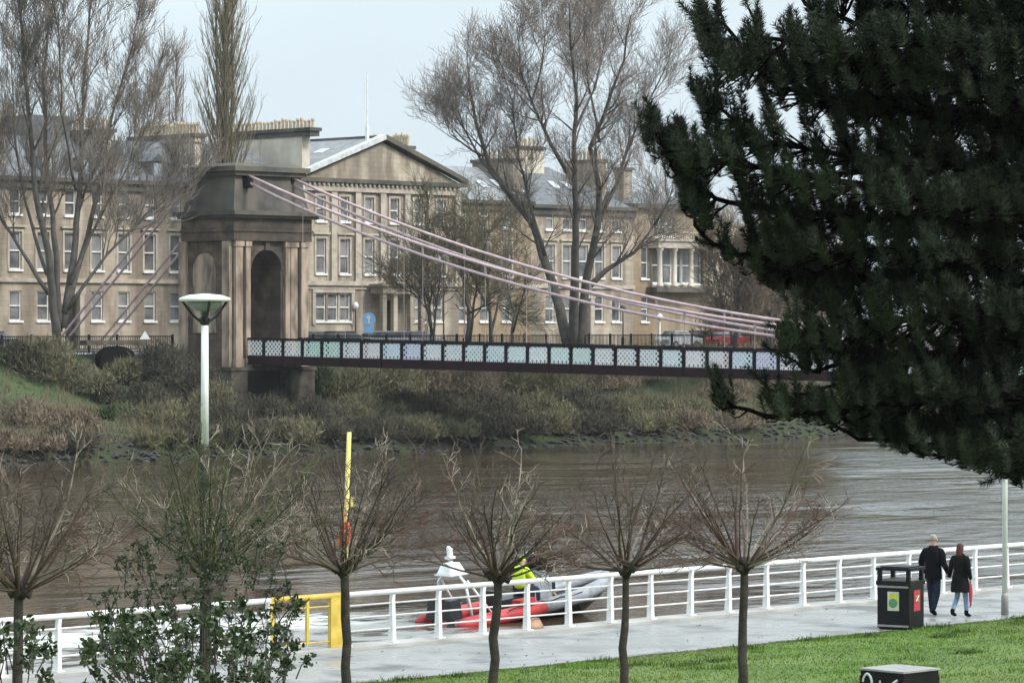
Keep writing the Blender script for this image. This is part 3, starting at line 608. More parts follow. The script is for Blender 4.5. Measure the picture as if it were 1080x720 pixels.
# local: x along the deck, y towards the far side, z up
zr = lambda x: 5.68 - 0.0155 * x        # top of handrail
NP, PS = 68, 1.80
b = MB()
LEN = NP * PS
b.prism([(-2, -.1, zr(-2) - 1.45), (LEN, -.1, zr(LEN) - 1.45), (LEN, -.1, zr(LEN) - 1.25), (-2, -.1, zr(-2) - 1.25)], (0, BW + .2, 0)); b.build('deck', M['deck'], br)
for y in (-.2, BW + .1):
    b = MB(); b.prism([(-.2, y, zr(0) - 1.82), (LEN, y, zr(LEN) - 1.82), (LEN, y, zr(LEN) - 1.24), (-.2, y, zr(0) - 1.24)], (0, .1, 0))
    b.prism([(-.2, y - .1, zr(0) - 1.86), (LEN, y - .1, zr(LEN) - 1.86), (LEN, y - .1, zr(LEN) - 1.78), (-.2, y - .1, zr(0) - 1.78)], (0, .3, 0))
    for i in range(0, NP + 1): b.box(i * PS - .04, i * PS + .04, y - .06, y + .16, zr(i * PS) - 1.77, zr(i * PS) - 1.24)
    b.build('girder', M['girder'], br)
    b = MB(); b.prism([(-.2, y, zr(0) - .16), (LEN, y, zr(LEN) - .16), (LEN, y, zr(LEN)), (-.2, y, zr(0))], (0, .14, 0)); b.build('handrail', M['black_metal'], br)
def lattice(w, h, bar=.088, pitch=.34):
    b = MB(); r2 = math.sqrt(.5); d = 0
    k = -h
    while k < w:
        # up-right bars from (k,0) to (k+h,h), clipped to 0..w
        for sgn in (1, -1):
            x0, x1 = k, k + h
            a0 = max(0, -x0); a1 = min(h, w - x0)
            if a1 - a0 < .05: continue
            P = [(x0 + a0, a0), (x0 + a1, a1)]
            if sgn < 0: P = [(w - p[0], p[1]) for p in P]
            (xa, za), (xb, zb) = P; o = bar * r2 * .98
            y = 0 if sgn > 0 else .022
            b.prism([(xa, y, za - o), (xb, y, zb - o), (xb, y, zb + o), (xa, y, za + o)] if sgn > 0 else [(xb, y, zb - o), (xa, y, za - o), (xa, y, za + o), (xb, y, zb + o)], (0, .018, 0))
        k += pitch
    return b
pal = [0, 0, 0, 1, 1, 0, 2, 4, 3, 0, 0, 4, 4, 4, 0, 4, 1, 0, 0, 0, 4, 0, 2, 4, 3, 0, 0, 4, 0, 1]
pm = {}
for side, y in ((0, -.16), (1, BW + .16)):
    for i in range(NP):
        ci = pal[(i + side * 3) % len(pal)]
        if side == 1 and i > 31: continue
        if ci not in pm:
            o = lattice(PS - .26, 1.02).build('lattice_panel', M['lat'][ci], br); pm[ci] = o.data
        else:
            o = bpy.data.objects.new('lattice_panel', pm[ci]); COL.objects.link(o); o.parent = br
        o.location = (i * PS + .13, y, zr(i * PS + .9) - 1.2)
for side, y in ((0, -.2), (1, BW + .1)):
    for i in range(NP if side == 0 else 32):
        if side == 0 and i == 0:
            b = MB(); b.box(-.11, .11, -.02, .12, -1.24, .02); pp0 = o = b.build('parapet_post', M['black_metal'], br)
        else: o = pp0.copy(); COL.objects.link(o); o.parent = br
        o.location = (i * PS, y, zr(i * PS))
cz = lambda x: 5.65 + 0.003 * (62 - x) ** 2
for y in (-.1, BW):
    for dz in (0, -.70):
        pts = [(x, y, cz(x) + dz * (1 - .35 * math.exp(-x / 5))) for x in np.linspace(.3, LEN, 46)]
        b = MB(); b.tube(pts, .105, 6); b.build('chain', M['chain'], br, True)
    for i in range(3, NP, 3):
        x = i * PS; b = MB(); b.box(x - .06, x + .06, y - .06, y + .06, cz(x) - .78, cz(x) + .06)
        if cz(x) - .78 > zr(x): b.tube([(x, y, cz(x) - .77), (x, y, zr(x))], .022, 4)
        b.build('hanger', M['hanger'], br)
for y in (-.1, BW):
    b = MB(); b.box(-.45, .5, y - .22, y + .22, 16.2, 17.05); b.build('saddle_mouth', M['black_metal'], br)
# back stays at the far side of the tower
for y in (-.1, BW):
    for dz in (0, -.75):
        b = MB(); x0 = -6.2
        b.tube([(x0, y, 16.6 + dz), (x0 - 6.0, y, 11.2 + dz), (x0 - 13.0, y, 5.0 + dz)], .1, 6); b.build('backstay', M['chain'], br)

# ------------------------------------------------------------------ far street furniture
def far_lamp(x, t, h, label, globe=True, col='black_metal'):
    o = empty('street_lamp', RV(s_at(x, t), t, 4.72)); tag(o, label, 'street lamp', 'lamps on the far street')
    b = MB(); b.lathe([(.13, 0), (.13, .8), (.06, .9), (.045, h)], 0, 0, 8); b.build('post', M[col], o, True)
    b = MB(); b.lathe([(.05, h), (.22, h + .12), (.26, h + .35), (.16, h + .55), (.02, h + .62)], 0, 0, 10); b.build('lantern', M['white' if globe else 'lamp_dark'], o, True)
far_lamp(657, 191.2, 2.9, 'short black street lamp standing behind the bridge under the big bare tree', False)
far_lamp(696, 191.2, 2.2, 'short pale street lamp with white globe behind the bridge near the columned house', True, 'sash')
far_lamp(490, 198, 6.6, 'tall thin dark lamp post right of the pedimented house', False)
far_lamp(468, 201, 6.8, 'tall thin lamp post in front of the right end of the pedimented house', False)
far_lamp(375, 203.5, 3.1, 'small white globe lamp beside the blue road sign', True)
o = empty('road_sign', RV(s_at(389, 191.3), 191.3, 4.72), R(0)); tag(o, 'round light blue road sign with white arrow in front of the pedimented house', 'road sign')
b = MB(); b.tube([(0, 0, 0), (0, 0, 2.6)], .035, 6); b.build('post', M['silver'], o)
b = MB(); b.prism([(.5 * math.cos(a), -.08, 2.3 + .5 * math.sin(a)) for a in [6.2832 * i / 20 for i in range(20)]], (0, .03, 0)); b.box(-.33, .33, -.08, -.05, 1.25, 1.78); b.build('sign_plate', M['sign_blue'], o)
b = MB(); b.prism([(-.07, -.105, 2.0), (.07, -.105, 2.0), (.07, -.105, 2.35), (.22, -.105, 2.35), (0, -.105, 2.62), (-.22, -.105, 2.35), (-.07, -.105, 2.35)], (0, .015, 0)); b.build('arrow', M['white'], o)
o = empty('small_sign', RV(s_at(153, 188.5), 188.5, 4.6), R(0)); tag(o, 'small white triangular sign on the bank left of the bridge tower', 'sign')
b = MB(); b.tube([(0, 0, -.5), (0, 0, 1.3)], .03, 6); b.build('post', M['silver'], o)
b = MB(); b.prism([(-.38, -.05, .95), (.38, -.05, .95), (0, -.05, 1.55)], (0, .03, 0)); b.build('sign_plate', M['white'], o)

# fence along the far quay top
def far_fence(sa, sb, label):
    o = empty('iron_fence', (0, 0, 0), ROT); tag(o, label, 'fence')
    n_ = int((sb - sa) / 2.4)
    b = MB(); b.box(sa, sb, 189.2, 189.26, 5.72, 5.8); b.box(sa, sb, 189.2, 189.26, 4.85, 4.9)
    k = int((sb - sa) / .16)
    for i in range(k): x = sa + i * .16; b.box(x, x + .03, 189.21, 189.25, 4.9, 5.72)
    b.build('bars', M['black_metal'], o)
    b = MB(); b.box(-.06, .06, 189.17, 189.29, 4.6, 5.9); p0 = b.build('post', M['black_metal'], o); p0.location.x = sa
    for i in range(1, n_ + 1): q = p0.copy(); COL.objects.link(q); q.location.x = sa + i * (sb - sa) / n_
far_fence(135, 155, 'black iron railing on the far bank top left of the bridge tower')
far_fence(163.5, 230, 'black iron railing on the far bank top behind the bridge deck')

def car(x, t, paint, label, estate=False):
    o = empty('parked_car', RV(s_at(x, t), t, 4.60), ROT); tag(o, label, 'car', 'cars parked on the far street')
    b = MB(); L2 = 2.1
    prof = [(-L2, .35), (L2, .35), (L2 + .05, .7), (L2 - .1, .88), (1.1, .98), (-L2 + .2, 1.0), (-L2 - .02, .75)]
    b.prism([(p, -.85, q) for p, q in prof], (0, 1.7, 0)); b.build('body', M[paint], o)
    back = -1.95 if estate else -1.5
    b = MB(); b.frus((back, 1.1, -.8, .8), (back + .35, .35, -.62, .62), .985, 1.46); g = b.build('cabin_glass', M['glass'], o)
    b = MB(); b.box(back + .3, .4, -.64, .64, 1.44, 1.50); b.build('roof', M[paint], o)
    for wx_ in (-1.3, 1.3):
        for wy in (-.86, .70):
            w_ = MB(); w_.tube([(wx_, wy, .33), (wx_, wy + .18, .33)], .33, 14); ww = w_.build('wheel', M['tyre'], o)
            h_ = MB(); h_.tube([(wx_, wy - .01, .33), (wx_, wy + .19, .33)], .19, 10); h_.build('hub', M['silver'], ww)
    for wy in (-.6, .6):
        h_ = MB(); h_.box(L2 - .02, L2 + .06, wy - .15, wy + .15, .6, .75); h_.build('headlight', M['lamp_glass'], o)
car(335, 198.9, 'car_mint', 'pale mint car parked behind the left end of the bridge')
car(365, 193, 'car_dark', 'dark car parked between the mint car and the white cars', True)
car(402, 198.9, 'car_white', 'white car parked in front of the porch of the pedimented house')
car(419, 193, 'car_white', 'white estate car nearest the bridge rail in front of the porch', True)
car(440, 194, 'car_silver', 'silver car parked right of the two white cars')
car(716, 194, 'car_silver', 'silver car left of the red car near the pine tips')
car(768, 194, 'car_red', 'bright red car seen above the bridge rail near the pine')
car(742, 198.9, 'car_dark', 'dark car parked behind the red and silver cars on the right')
car(-6, 194, 'car_dark', 'dark car at the far left edge of the photo')

# ------------------------------------------------------------------ bare trees
def vrand(k=1.0): return Vector((rnd.gauss(0, 1), rnd.gauss(0, 1), rnd.gauss(0, 1))) * k
def branch_pts(p, d, length, nseg, wob, up):
    pts = [p.copy()]; d = d.normalized()
    for i in range(nseg):
        d = (d + vrand(wob) + Vector((0, 0, up))).normalized()
        p = p + d * (length / nseg); pts.append(p.copy())
    return pts
def sprout(big, fine, pts, rads, level, P):
    """children along a branch polyline"""
    maxl = P['levels']
    n = P['kids'][min(level, len(P['kids']) - 1)]
    L_ = sum((b - a).length for a, b in zip(pts, pts[1:]))
    if level >= maxl: return
    if level == 0 and 'taper' in P: n = max(4, int(n * min(1.15, L_ / 11)))
    for i in range(n):
        f = P['from'] + (1 - P['from']) * ((i + rnd.random()) / n) if level < 2 else 0.15 + 0.85 * (i + rnd.random()) / n
        f = min(f, .999) * (len(pts) - 1); k = int(f); q = pts[k].lerp(pts[k + 1], f - k)
        d0 = (pts[k + 1] - pts[k]).normalized()
        perp = d0.cross(vrand()).normalized()
        a = rnd.uniform(*P['ang'])
        d = d0 * math.cos(a) + perp * math.sin(a)
        r0 = (rads[k] * (1 - (f - k)) + rads[k + 1] * (f - k))
        ln = P['len'][min(level, len(P['len']) - 1)] * rnd.uniform(.6, 1.25) * (1 - P.get('taper', 0) * (k / len(pts)) if level == 0 else 1)
        r = min(max(r0 * .6, P['rmin']), P['rad'][min(level, len(P['rad']) - 1)])
        ns = 4 if level < 1 else 3
        c = branch_pts(q, d, ln, ns, P['wob'], P['up'])
        rr = [r + (P['rmin'] * .7 - r) * j / ns for j in range(ns + 1)]
        (big if level < 1 else fine).tube(c, rr, 5 if level < 1 else 3, cap=False)
        sprout(big, fine, c, rr, level + 1, P)
def tree_px(name, label, stems, Z, P, mats, group=None, cat='tree', zs=.5):
    s0 = stems[0]; base = PX(s0[0][0], s0[0][1], Z)
    o = empty(name, base); tag(o, label, cat, group)
    big, fine = MB(), MB(); trunk = MB()
    for st in stems:
        pts = []; dy = 0; slope = rnd.uniform(-zs, zs)
        for i, q in enumerate(st):
            p = PX(q[0], q[1], Z)
            if i: dy += slope * (p - prev).length
            prev = p.copy(); p = p + Vector((0, dy, 0)); pts.append(p - base)
        fin = []
        for a, c in zip(pts, pts[1:]):
            k = max(2, int((c - a).length / 1.2))
            for j in range(k): fin.append(a.lerp(c, j / k) + vrand(.035 if fin else 0))
        fin.append(pts[-1]); n = len(fin)
        r0 = st[0][2] if len(st[0]) > 2 else .25
        rr = [max(r0 * (1 - .88 * (i / (n - 1)) ** .8), P['rmin'] * 1.5) for i in range(n)]
        trunk.tube(fin, rr, 8)
        sprout(big, fine, fin, rr, 0, P)
    trunk.build('trunk', mats[0], o, True); big.build('branches', mats[0], o, True); fine.build('twigs', mats[1], o)
    return o
Pbig = dict(levels=4, kids=[19, 7, 5, 3], len=[3.7, 1.9, 1.15, .7], rad=[.09, .04, .022, .014], rmin=.012, ang=(.35, .9), wob=.09, up=.13, taper=.55, **{'from': .28})
tree_px('bare_tree', 'huge spreading bare tree with pale mauve twigs in front of the right-hand houses', [
    [(600, 366, .45), (590, 325), (578, 285), (562, 235), (538, 205), (515, 172), (502, 130), (495, 90), (492, 60)],
    [(604, 366, .42), (606, 300), (606, 220), (603, 165), (606, 110), (600, 62), (598, 20)],
    [(609, 366, .42), (618, 300), (629, 240), (631, 200), (622, 160), (640, 110), (655, 70), (662, 25)],
    [(603, 190, .2), (580, 152), (565, 120), (550, 80), (545, 35)],
    [(618, 305, .26), (640, 285), (668, 266), (685, 246), (692, 232)],
    [(628, 245, .2), (650, 195), (668, 140), (690, 95), (705, 62)],
    [(540, 207, .16), (508, 170), (490, 135), (482, 110)],
    [(575, 270, .16), (560, 220), (548, 170), (540, 110), (525, 60)],
    [(605, 140, .12), (628, 90), (640, 40), (645, 10)],
    [(510, 165, .10), (488, 152), (475, 142), (470, 128)],
    [(632, 150, .12), (620, 90), (615, 50), (618, 15)], [(560, 110, .10), (572, 70), (575, 35), (580, 12)], [(690, 238, .10), (706, 210), (712, 185)]], 252, Pbig, (M['far_bark'], M['mauve_twig']))
PL = dict(Pbig, kids=[15, 7, 5, 4], len=[3.6, 2.1, 1.2, .75], rad=[.10, .05, .026, .017], rmin=.014, ang=(.25, .7), up=.16)
tree_px('bare_tree', 'large dark many-stemmed bare tree at the left edge in front of the terrace', [
    [(60, 362, 0.34), (56, 290), (42, 205), (36, 100), (30, 10), (28, -60)],
    [(62, 350, 0.27), (60, 270), (50, 180), (46, 80), (60, -20), (66, -70)],
    [(66, 345, 0.31), (76, 270), (80, 180), (80, 90), (86, -10), (90, -70)],
    [(68, 330, 0.24), (88, 250), (100, 180), (106, 120), (125, 40), (135, -30)],
    [(52, 310, 0.17), (20, 262), (0, 232), (-20, 180), (-30, 120)],
    [(72, 325, 0.16), (110, 268), (150, 225), (196, 188)],
    [(74, 300, 0.14), (100, 232), (128, 175), (146, 120), (156, 80)],
    [(50, 290, 0.14), (22, 210), (8, 130), (2, 60), (5, 0)],
    [(80, 200, 0.10), (70, 120), (72, 40), (60, -30)]], 236, PL, (M['far_bark'], M['far_twig']))
# poplars
def poplar(name, label, x, yb, ytop, Z, wpx, mats, n=150, r0=.4):
    base = PX(x, yb, Z); o = empty(name, base); tag(o, label, 'tree')
    hgt = (yb - ytop) * Z / F; W_ = wpx * Z / F
    tr, fine = MB(), MB()
    for k in range(3):
        off = (k - 1) * .45
        pts = [Vector((off * (i / 5) ** .7, .2 * (k - 1) * i / 5, hgt * i / 9 * (1 - .05 * abs(k - 1)))) + vrand(.04) for i in range(10)]
        rr = [r0 * (1 - .09 * i) * (1 if k == 1 else .6) for i in range(10)]
        tr.tube(pts, rr, 7)
    P = dict(levels=3, kids=[7, 5, 4], len=[0, 1.6, .9, .6], rad=[.05, .03, .018], rmin=.013, ang=(.18, .5), wob=.07, up=.2, **{'from': .1})
    for i in range(n):
        f = .12 + .86 * (i + rnd.random()) / n; a = rnd.uniform(0, 6.28)
        prof = min(1, (f / .35) ** .7) * (1 - max(0, f - .35) / .65 * .62)
        ln = max(1.0, W_ * .5 * prof / math.sin(.36)) * rnd.uniform(.55, 1.0)
        d = Vector((math.cos(a) * .42, math.sin(a) * .42, 1))
        c = branch_pts(Vector((0, 0, f * hgt)) - Vector((0, 0, ln * .5)), d, ln, 4, .05, .08)
        rr = [.07 - .013 * j for j in range(5)]
        fine.tube(c, rr, 4, cap=False); sprout(fine, fine, c, rr, 1, P)
    tr.build('trunk', mats[0], o, True); fine.build('twigs', mats[1], o)
poplar('poplar', 'tall narrow poplar with olive twigs rising behind the bridge tower', 237, 365, -60, 262, 96, (M['far_bark'], M['olive_twig']), 220)
poplar('poplar', 'thin distant bare poplar left of the olive poplar', 186, 330, 52, 330, 30, (M['far_bark'], M['mauve_twig']), 60, .2)
Psm = dict(levels=3, kids=[10, 6, 4], len=[2.2, 1.3, .8], rad=[.06, .03, .02], rmin=.014, ang=(.3, .9), wob=.12, up=.08, **{'from': .2})
tree_px('bare_tree', 'faint distant bare tree between the left tree and the thin poplar', [[(148, 300, .2), (148, 180), (150, 110), (152, 70)], [(148, 190, .12), (160, 130), (168, 85)], [(148, 190, .12), (136, 140), (128, 100)]], 320, dict(Psm, len=[4, 2.2, 1.2]), (M['far_bark'], M['mauve_twig']))
Pol = dict(Psm, kids=[16, 8, 6], rmin=.018, len=[2.4, 1.4, .9])
tree_px('bare_tree', 'small dark olive bare tree before the right half of the pedimented house', [[(455, 366, .16), (452, 320), (440, 285), (428, 262)], [(456, 366, .12), (462, 310), (466, 270), (470, 250)], [(454, 330, .09), (436, 310), (422, 300)], [(455, 350, .1), (445, 300), (446, 250), (450, 225)]], 262, Pol, (M['far_bark'], M['olive_twig']))
tree_px('bare_tree', 'dense dark bare tree in front of the low ochre house', [[(492, 366, .2), (495, 330), (488, 290), (480, 262), (474, 240)], [(494, 366, .14), (500, 320), (508, 280), (516, 245)], [(495, 330, .1), (520, 318), (545, 335)]], 262, Pol, (M['far_bark'], M['olive_twig']))
tree_px('bare_tree', 'olive bare tree right of the dense dark one, its crown before the pale slate roof', [[(518, 366, .18), (516, 310), (510, 260), (502, 215)], [(518, 350, .12), (530, 300), (536, 260), (540, 232)], [(517, 330, .1), (498, 290), (494, 250)]], 264, Pol, (M['far_bark'], M['olive_twig']))
tree_px('bare_tree', 'thin bare sapling with fine twigs just left of the big bare tree', [[(540, 366, .14), (542, 330), (536, 300), (530, 270)], [(541, 350, .1), (552, 310), (560, 285)]], 258, Psm, (M['far_bark'], M['far_twig']))
for i, (x, top, lab) in enumerate(((775, 250, 'brown twiggy bare tree right of the columned house, left of two'), (812, 262, 'brown twiggy bare tree half behind the pine, middle of the brown thicket'), (850, 255, 'brown twiggy bare tree mostly covered by the pine, right of the thicket'))):
    tree_px('bare_tree', lab, [[(x, 366, .2), (x + 2, 320), (x - 3, top)], [(x, 366, .14), (x + 14, 310), (x + 20, top + 15)], [(x, 366, .14), (x - 14, 315), (x - 20, top + 20)]], 268 + 3 * i, dict(Psm, kids=[26, 9, 7], len=[2.4, 1.5, .9], rmin=.018), (M['far_bark'], M['scrub_brown']), 'thicket trees right of the columned house')
tree_px('bare_tree', 'sparse bare tree behind the narrow chimney beside the pine', [[(705, 300, .2), (703, 230), (700, 180), (698, 150)], [(704, 240, .12), (716, 200), (725, 170)], [(704, 230, .12), (690, 200), (684, 182)]], 325, dict(Psm, len=[4, 2.2, 1.2]), (M['far_bark'], M['mauve_twig']))

# ------------------------------------------------------------------ scrub on the far bank
def bush(x, t, wid, hgt, m, label, n=2600, name='bush', z=None, group='scrub bushes on the far bank'):
    s = s_at(x, t); zz = far_z(t) if z is None else z
    o = empty(name, RV(s, t, zz)); tag(o, label, 'bush', group)
    # clumps of thin rising twigs and small leafy chips
    n = int(n * 1.6); nc = 22; cc = rng.normal(0, .33, (nc, 3)) * np.array([wid * .5, wid * .45, 0]); cc[:, 2] = rng.uniform(.1, .62, nc) * hgt
    cc[:, 2] *= 1 - .5 * np.clip(np.hypot(cc[:, 0], cc[:, 1]) / (wid * .5), 0, 1)
    cr_ = rng.uniform(.16, .34, nc) * min(wid, hgt * 1.6)
    k = rng.integers(0, nc, n); d = rng.normal(0, 1, (n, 3)); d /= np.linalg.norm(d, axis=1)[:, None]
    p = cc[k] + d * (cr_[k] * rng.uniform(.3, 1.05, n) ** .6)[:, None] * np.array([1, 1, .95]); p[:, 2] = np.abs(p[:, 2])
    up = d * .6 + rng.normal(0, .5, (n, 3)) + np.array([0, 0, .9]); up /= np.linalg.norm(up, axis=1)[:, None]
    side = np.cross(up, rng.normal(0, 1, (n, 3))); side /= np.linalg.norm(side, axis=1)[:, None]
    ln = rng.uniform(.12, .5, n)[:, None]; wd = rng.uniform(.012, .06, n)[:, None]
    V = np.stack([p - side * wd, p + side * wd, p + up * ln], 1).reshape(-1, 3)
    tris_obj('foliage', V, m, o)
    b = MB()
    for i in range(9):
        c = cc[i % nc]; b.tube([(c[0] * .15, c[1] * .15, 0), (c[0] * .6, c[1] * .6, c[2] * .6), (c[0], c[1], c[2] + cr_[i % nc] * .8)], [.06, .04, .015], 4, cap=False)
    b.build('stems', M['far_bark'], o)
    return o
B = [(55, 186, 6.5, 3.6, 'scrub_olive', 'rounded olive bush below the large left tree', 5000), (20, 187, 3.5, 2.4, 'scrub_dark', 'dark low bush at the far left under the tree', 2400),
     (172, 185, 5.2, 4.0, 'scrub_dark', 'large dark bush against the left side of the bridge tower', 5200), (205, 181, 5.5, 3.8, 'scrub_dark', 'dark bush below the white lamp head at the tower foot', 5000),
     (148, 181, 4.5, 2.2, 'scrub_dark', 'low dark bush on the grass bank left of the tower', 2600), (228, 176, 4, 3, 'scrub_olive', 'olive bush hanging over the bank under the tower', 3000),
     (95, 184.5, 4, 2.2, 'scrub_olive', 'small dark bush right of the rounded olive bush', 2000),
     (340, 184, 3, 2.6, 'scrub_green', 'bright green bush right of the bridge pier', 2600), (372, 183, 5, 3.6, 'scrub_olive', 'olive bush second right of the bridge pier', 3600),
     (415, 182, 5, 4.2, 'scrub_olive', 'tall olive bush under the bridge deck below the white cars', 4200), (455, 184, 5.5, 4.2, 'scrub_brown', 'brown bush under the deck right of the tall olive bush', 4200),
     (500, 183, 5.5, 4.0, 'scrub_brown', 'pale brown bush under the middle of the visible deck', 4200), (545, 184, 5, 4.0, 'scrub_olive', 'olive brown bush under the deck left of the big tree', 4000),
     (590, 182, 5.5, 4.0, 'scrub_olive', 'green olive bush under the deck below the big tree', 4000), (635, 184, 5.5, 3.4, 'scrub_brown', 'low brown bush under the deck right of the big tree', 3600),
     (680, 185, 5.5, 3.2, 'scrub_brown', 'reddish brown bush under the deck left of the pine tips', 3400), (430, 172, 6, 2.6, 'scrub_dark', 'dark bush at the waterline below the tall olive bush', 3200),
     (475, 171, 6, 2.4, 'scrub_dark', 'dark bush at the waterline left of centre', 3000), (520, 172, 6, 2.6, 'scrub_dark', 'dark bush at the waterline in the centre', 3000),
     (565, 171, 6, 2.3, 'scrub_olive', 'olive bush at the waterline right of centre', 3000), (610, 172, 6, 2.5, 'scrub_dark', 'dark bush at the waterline below the big tree', 3000),
     (655, 171, 6, 2.0, 'scrub_olive', 'olive bush at the waterline further right', 2600), (705, 171, 6, 1.8, 'scrub_olive', 'last olive waterline bush before the pine', 2600),
     (380, 172, 6, 2.4, 'scrub_olive', 'olive bush at the waterline right of the pier', 3000), (330, 171, 6, 2.2, 'scrub_dark', 'dark bush at the waterline below the bridge pier', 3000),
     (280, 172, 5, 2.3, 'scrub_dark', 'dark bush directly in front of the bridge pier', 3000), (235, 170, 5, 2.0, 'scrub_dark', 'dark bush at the waterline behind the white lamp post', 2600),
     (30, 175, 6, 2.2, 'scrub_brown', 'brown bramble on the left bank near the water', 2600), (75, 172, 5, 1.6, 'scrub_brown', 'low bramble above the rocks on the left bank', 2200), (170, 173, 5, 2.0, 'scrub_olive', 'olive bramble on the bank right of the rocks', 2400), (125, 177, 4, 1.0, 'scrub_green', 'low green growth on the left bank slope', 1800)]
B += [(133, 185.5, 3.2, 2.0, 'scrub_olive', 'olive bush half covering the black archway in the bank', 2600), (112, 183.5, 3.4, 1.7, 'scrub_dark', 'low dark bush beneath the black archway', 2200)]
B += [(735, 186, 7, 2.6, 'scrub_tan', 'tan scrub under the deck just left of the pine tips', 4000), (790, 186, 7, 2.8, 'scrub_tan', 'tan scrub under the deck between the pine tips', 4000), (850, 186, 7, 2.8, 'scrub_tan', 'tan scrub under the deck nearly behind the pine', 4000), (760, 180, 7, 2.2, 'scrub_brown', 'brown scrub on the bank behind the pine tips', 3000), (820, 180, 7, 2.2, 'scrub_brown', 'brown scrub on the bank inside the pine shadow', 3000)]
B += [(x, 166.2, 5.8, hg, mm, 'low %s scrub growing over the rocks %s' % (c_, w_), 3600) for x, hg, mm, c_, w_ in (
    (212, 1.5, 'scrub_dark', 'dark', 'left of the bridge pier'), (160, 1.2, 'scrub_olive', 'olive', 'right of the left bank rocks'), (60, 1.2, 'scrub_dark', 'dark', 'left of the left bank rocks'), (12, 1.3, 'scrub_brown', 'brown', 'at the left edge of the photo'),
    (262, 1.5, 'scrub_dark', 'dark', 'below the bridge pier'), (312, 1.8, 'scrub_olive', 'olive', 'right of the bridge pier'), (352, 1.5, 'scrub_dark', 'dark', 'behind the tip of the yellow pole'),
    (398, 1.9, 'scrub_dark', 'blackish', 'left of the waterline middle'), (448, 1.6, 'scrub_olive', 'olive', 'below the white cars'), (494, 1.9, 'scrub_dark', 'dark', 'above the pollarded tree before the boat'),
    (538, 1.6, 'scrub_dark', 'blackish', 'in the middle of the far shore'), (584, 1.8, 'scrub_olive', 'olive', 'below the trunk of the big bare tree'), (630, 1.7, 'scrub_dark', 'dark', 'above the fifth pollarded tree'),
    (676, 1.6, 'scrub_olive', 'olive', 'left of the lowest pine tips'), (724, 1.5, 'scrub_brown', 'brown', 'just left of the lowest pine tips'), (775, 1.4, 'scrub_brown', 'brown', 'beneath the lowest pine tips'))]
for x, t, wd, hg, mm, lab, n in B: bush(x, t, wd, hg, M[mm], lab, n)
for x, wd, hg, lab in ((772, 7, 6.5, 'tall brown thicket right of the columned house'), (812, 8, 7.2, 'tall brown thicket behind the bridge, left part screened by pine tips'), (855, 8, 7.0, 'tall brown thicket mostly hidden by the pine')):
    bush(x, 196, wd, hg, M['scrub_brown'], lab, 7000, z=4.6, group='tall thickets at the right end of the far street')
# dark culvert mouth left
o = empty('culvert_mouth', RV(s_at(122, 187.4), 187.4, 3.0), ROT); tag(o, 'black arched opening in the bank left of the bridge tower', 'archway')
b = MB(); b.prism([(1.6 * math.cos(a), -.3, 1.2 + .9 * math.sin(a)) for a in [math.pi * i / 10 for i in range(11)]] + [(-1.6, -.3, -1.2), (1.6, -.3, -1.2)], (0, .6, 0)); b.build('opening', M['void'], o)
b = MB(); b.box(-2.6, 2.6, -.1, .7, 2.15, 2.5); b.build('lintel', M['abut'], o)
# rocks: revetment stuff
V = []; b = MB()
for i in range(2000):
    s = rnd.uniform(118, 250); t = rnd.uniform(163.4, 166.6); r = rnd.uniform(.10, .40) * rnd.random() ** .5; c = Vector((s, t, ramp(t, FAR) + r * .2))
    vs = []
    for dx, dy, dz in ((1, 0, 0), (-1, 0, 0), (0, 1, 0), (0, -1, 0), (0, 0, .7), (0, 0, -.7), (.7, .7, .3), (-.7, .6, .3), (.6, -.7, .3), (-.6, -.7, .3)):
        vs.append(c + Vector((dx, dy, dz)) * r * rnd.uniform(.7, 1.15))
    b.add([tuple(v) for v in vs], [(0, 6, 4), (6, 2, 4), (2, 7, 4), (7, 1, 4), (1, 9, 4), (9, 3, 4), (3, 8, 4), (8, 0, 4), (0, 8, 5), (8, 3, 5), (3, 9, 5), (9, 1, 5), (1, 7, 5), (7, 2, 5), (2, 6, 5), (6, 0, 5)])
o = b.build('revetment_rocks', M['rock'], None); o.rotation_euler = (0, 0, ROT); tag(o, 'dark rocks along the far waterline', 'rocks', kind='stuff')
# bank grass / dead stems
n = 70000
s = rng.uniform(112, 250, n); t = rng.uniform(166.9, 189, n); z = np.interp(t, [a for a, _ in FAR], [b_ for _, b_ in FAR])
P0 = np.stack([s, t, z], 1); a = rng.uniform(0, 6.283, n); w_ = rng.uniform(.015, .05, n)
sd_ = np.stack([np.cos(a) * w_, np.sin(a) * w_, 0 * a], 1); up = np.stack([rng.normal(0, .16, n), rng.normal(0, .16, n), rng.uniform(.15, .8, n) * (.4 + .8 * (np.sin(s * .9 + np.sin(t * .7) * 2) > -.2))], 1)
V = np.stack([P0 - sd_, P0 + sd_, P0 + up], 1).reshape(-1, 3)
half = (n // 2) * 3
M['bank_grass'] = mat('bank_grass_blades', (0.115, 0.12, 0.05), (0.085, 0.07, 0.042), .3, .9, c3=(0.15, 0.115, 0.07))
o = tris_obj('bank_grass', V, M['bank_grass']); o.rotation_euler = (0, 0, ROT); tag(o, 'rough grass and dead stems covering the far bank', 'grass', kind='stuff')

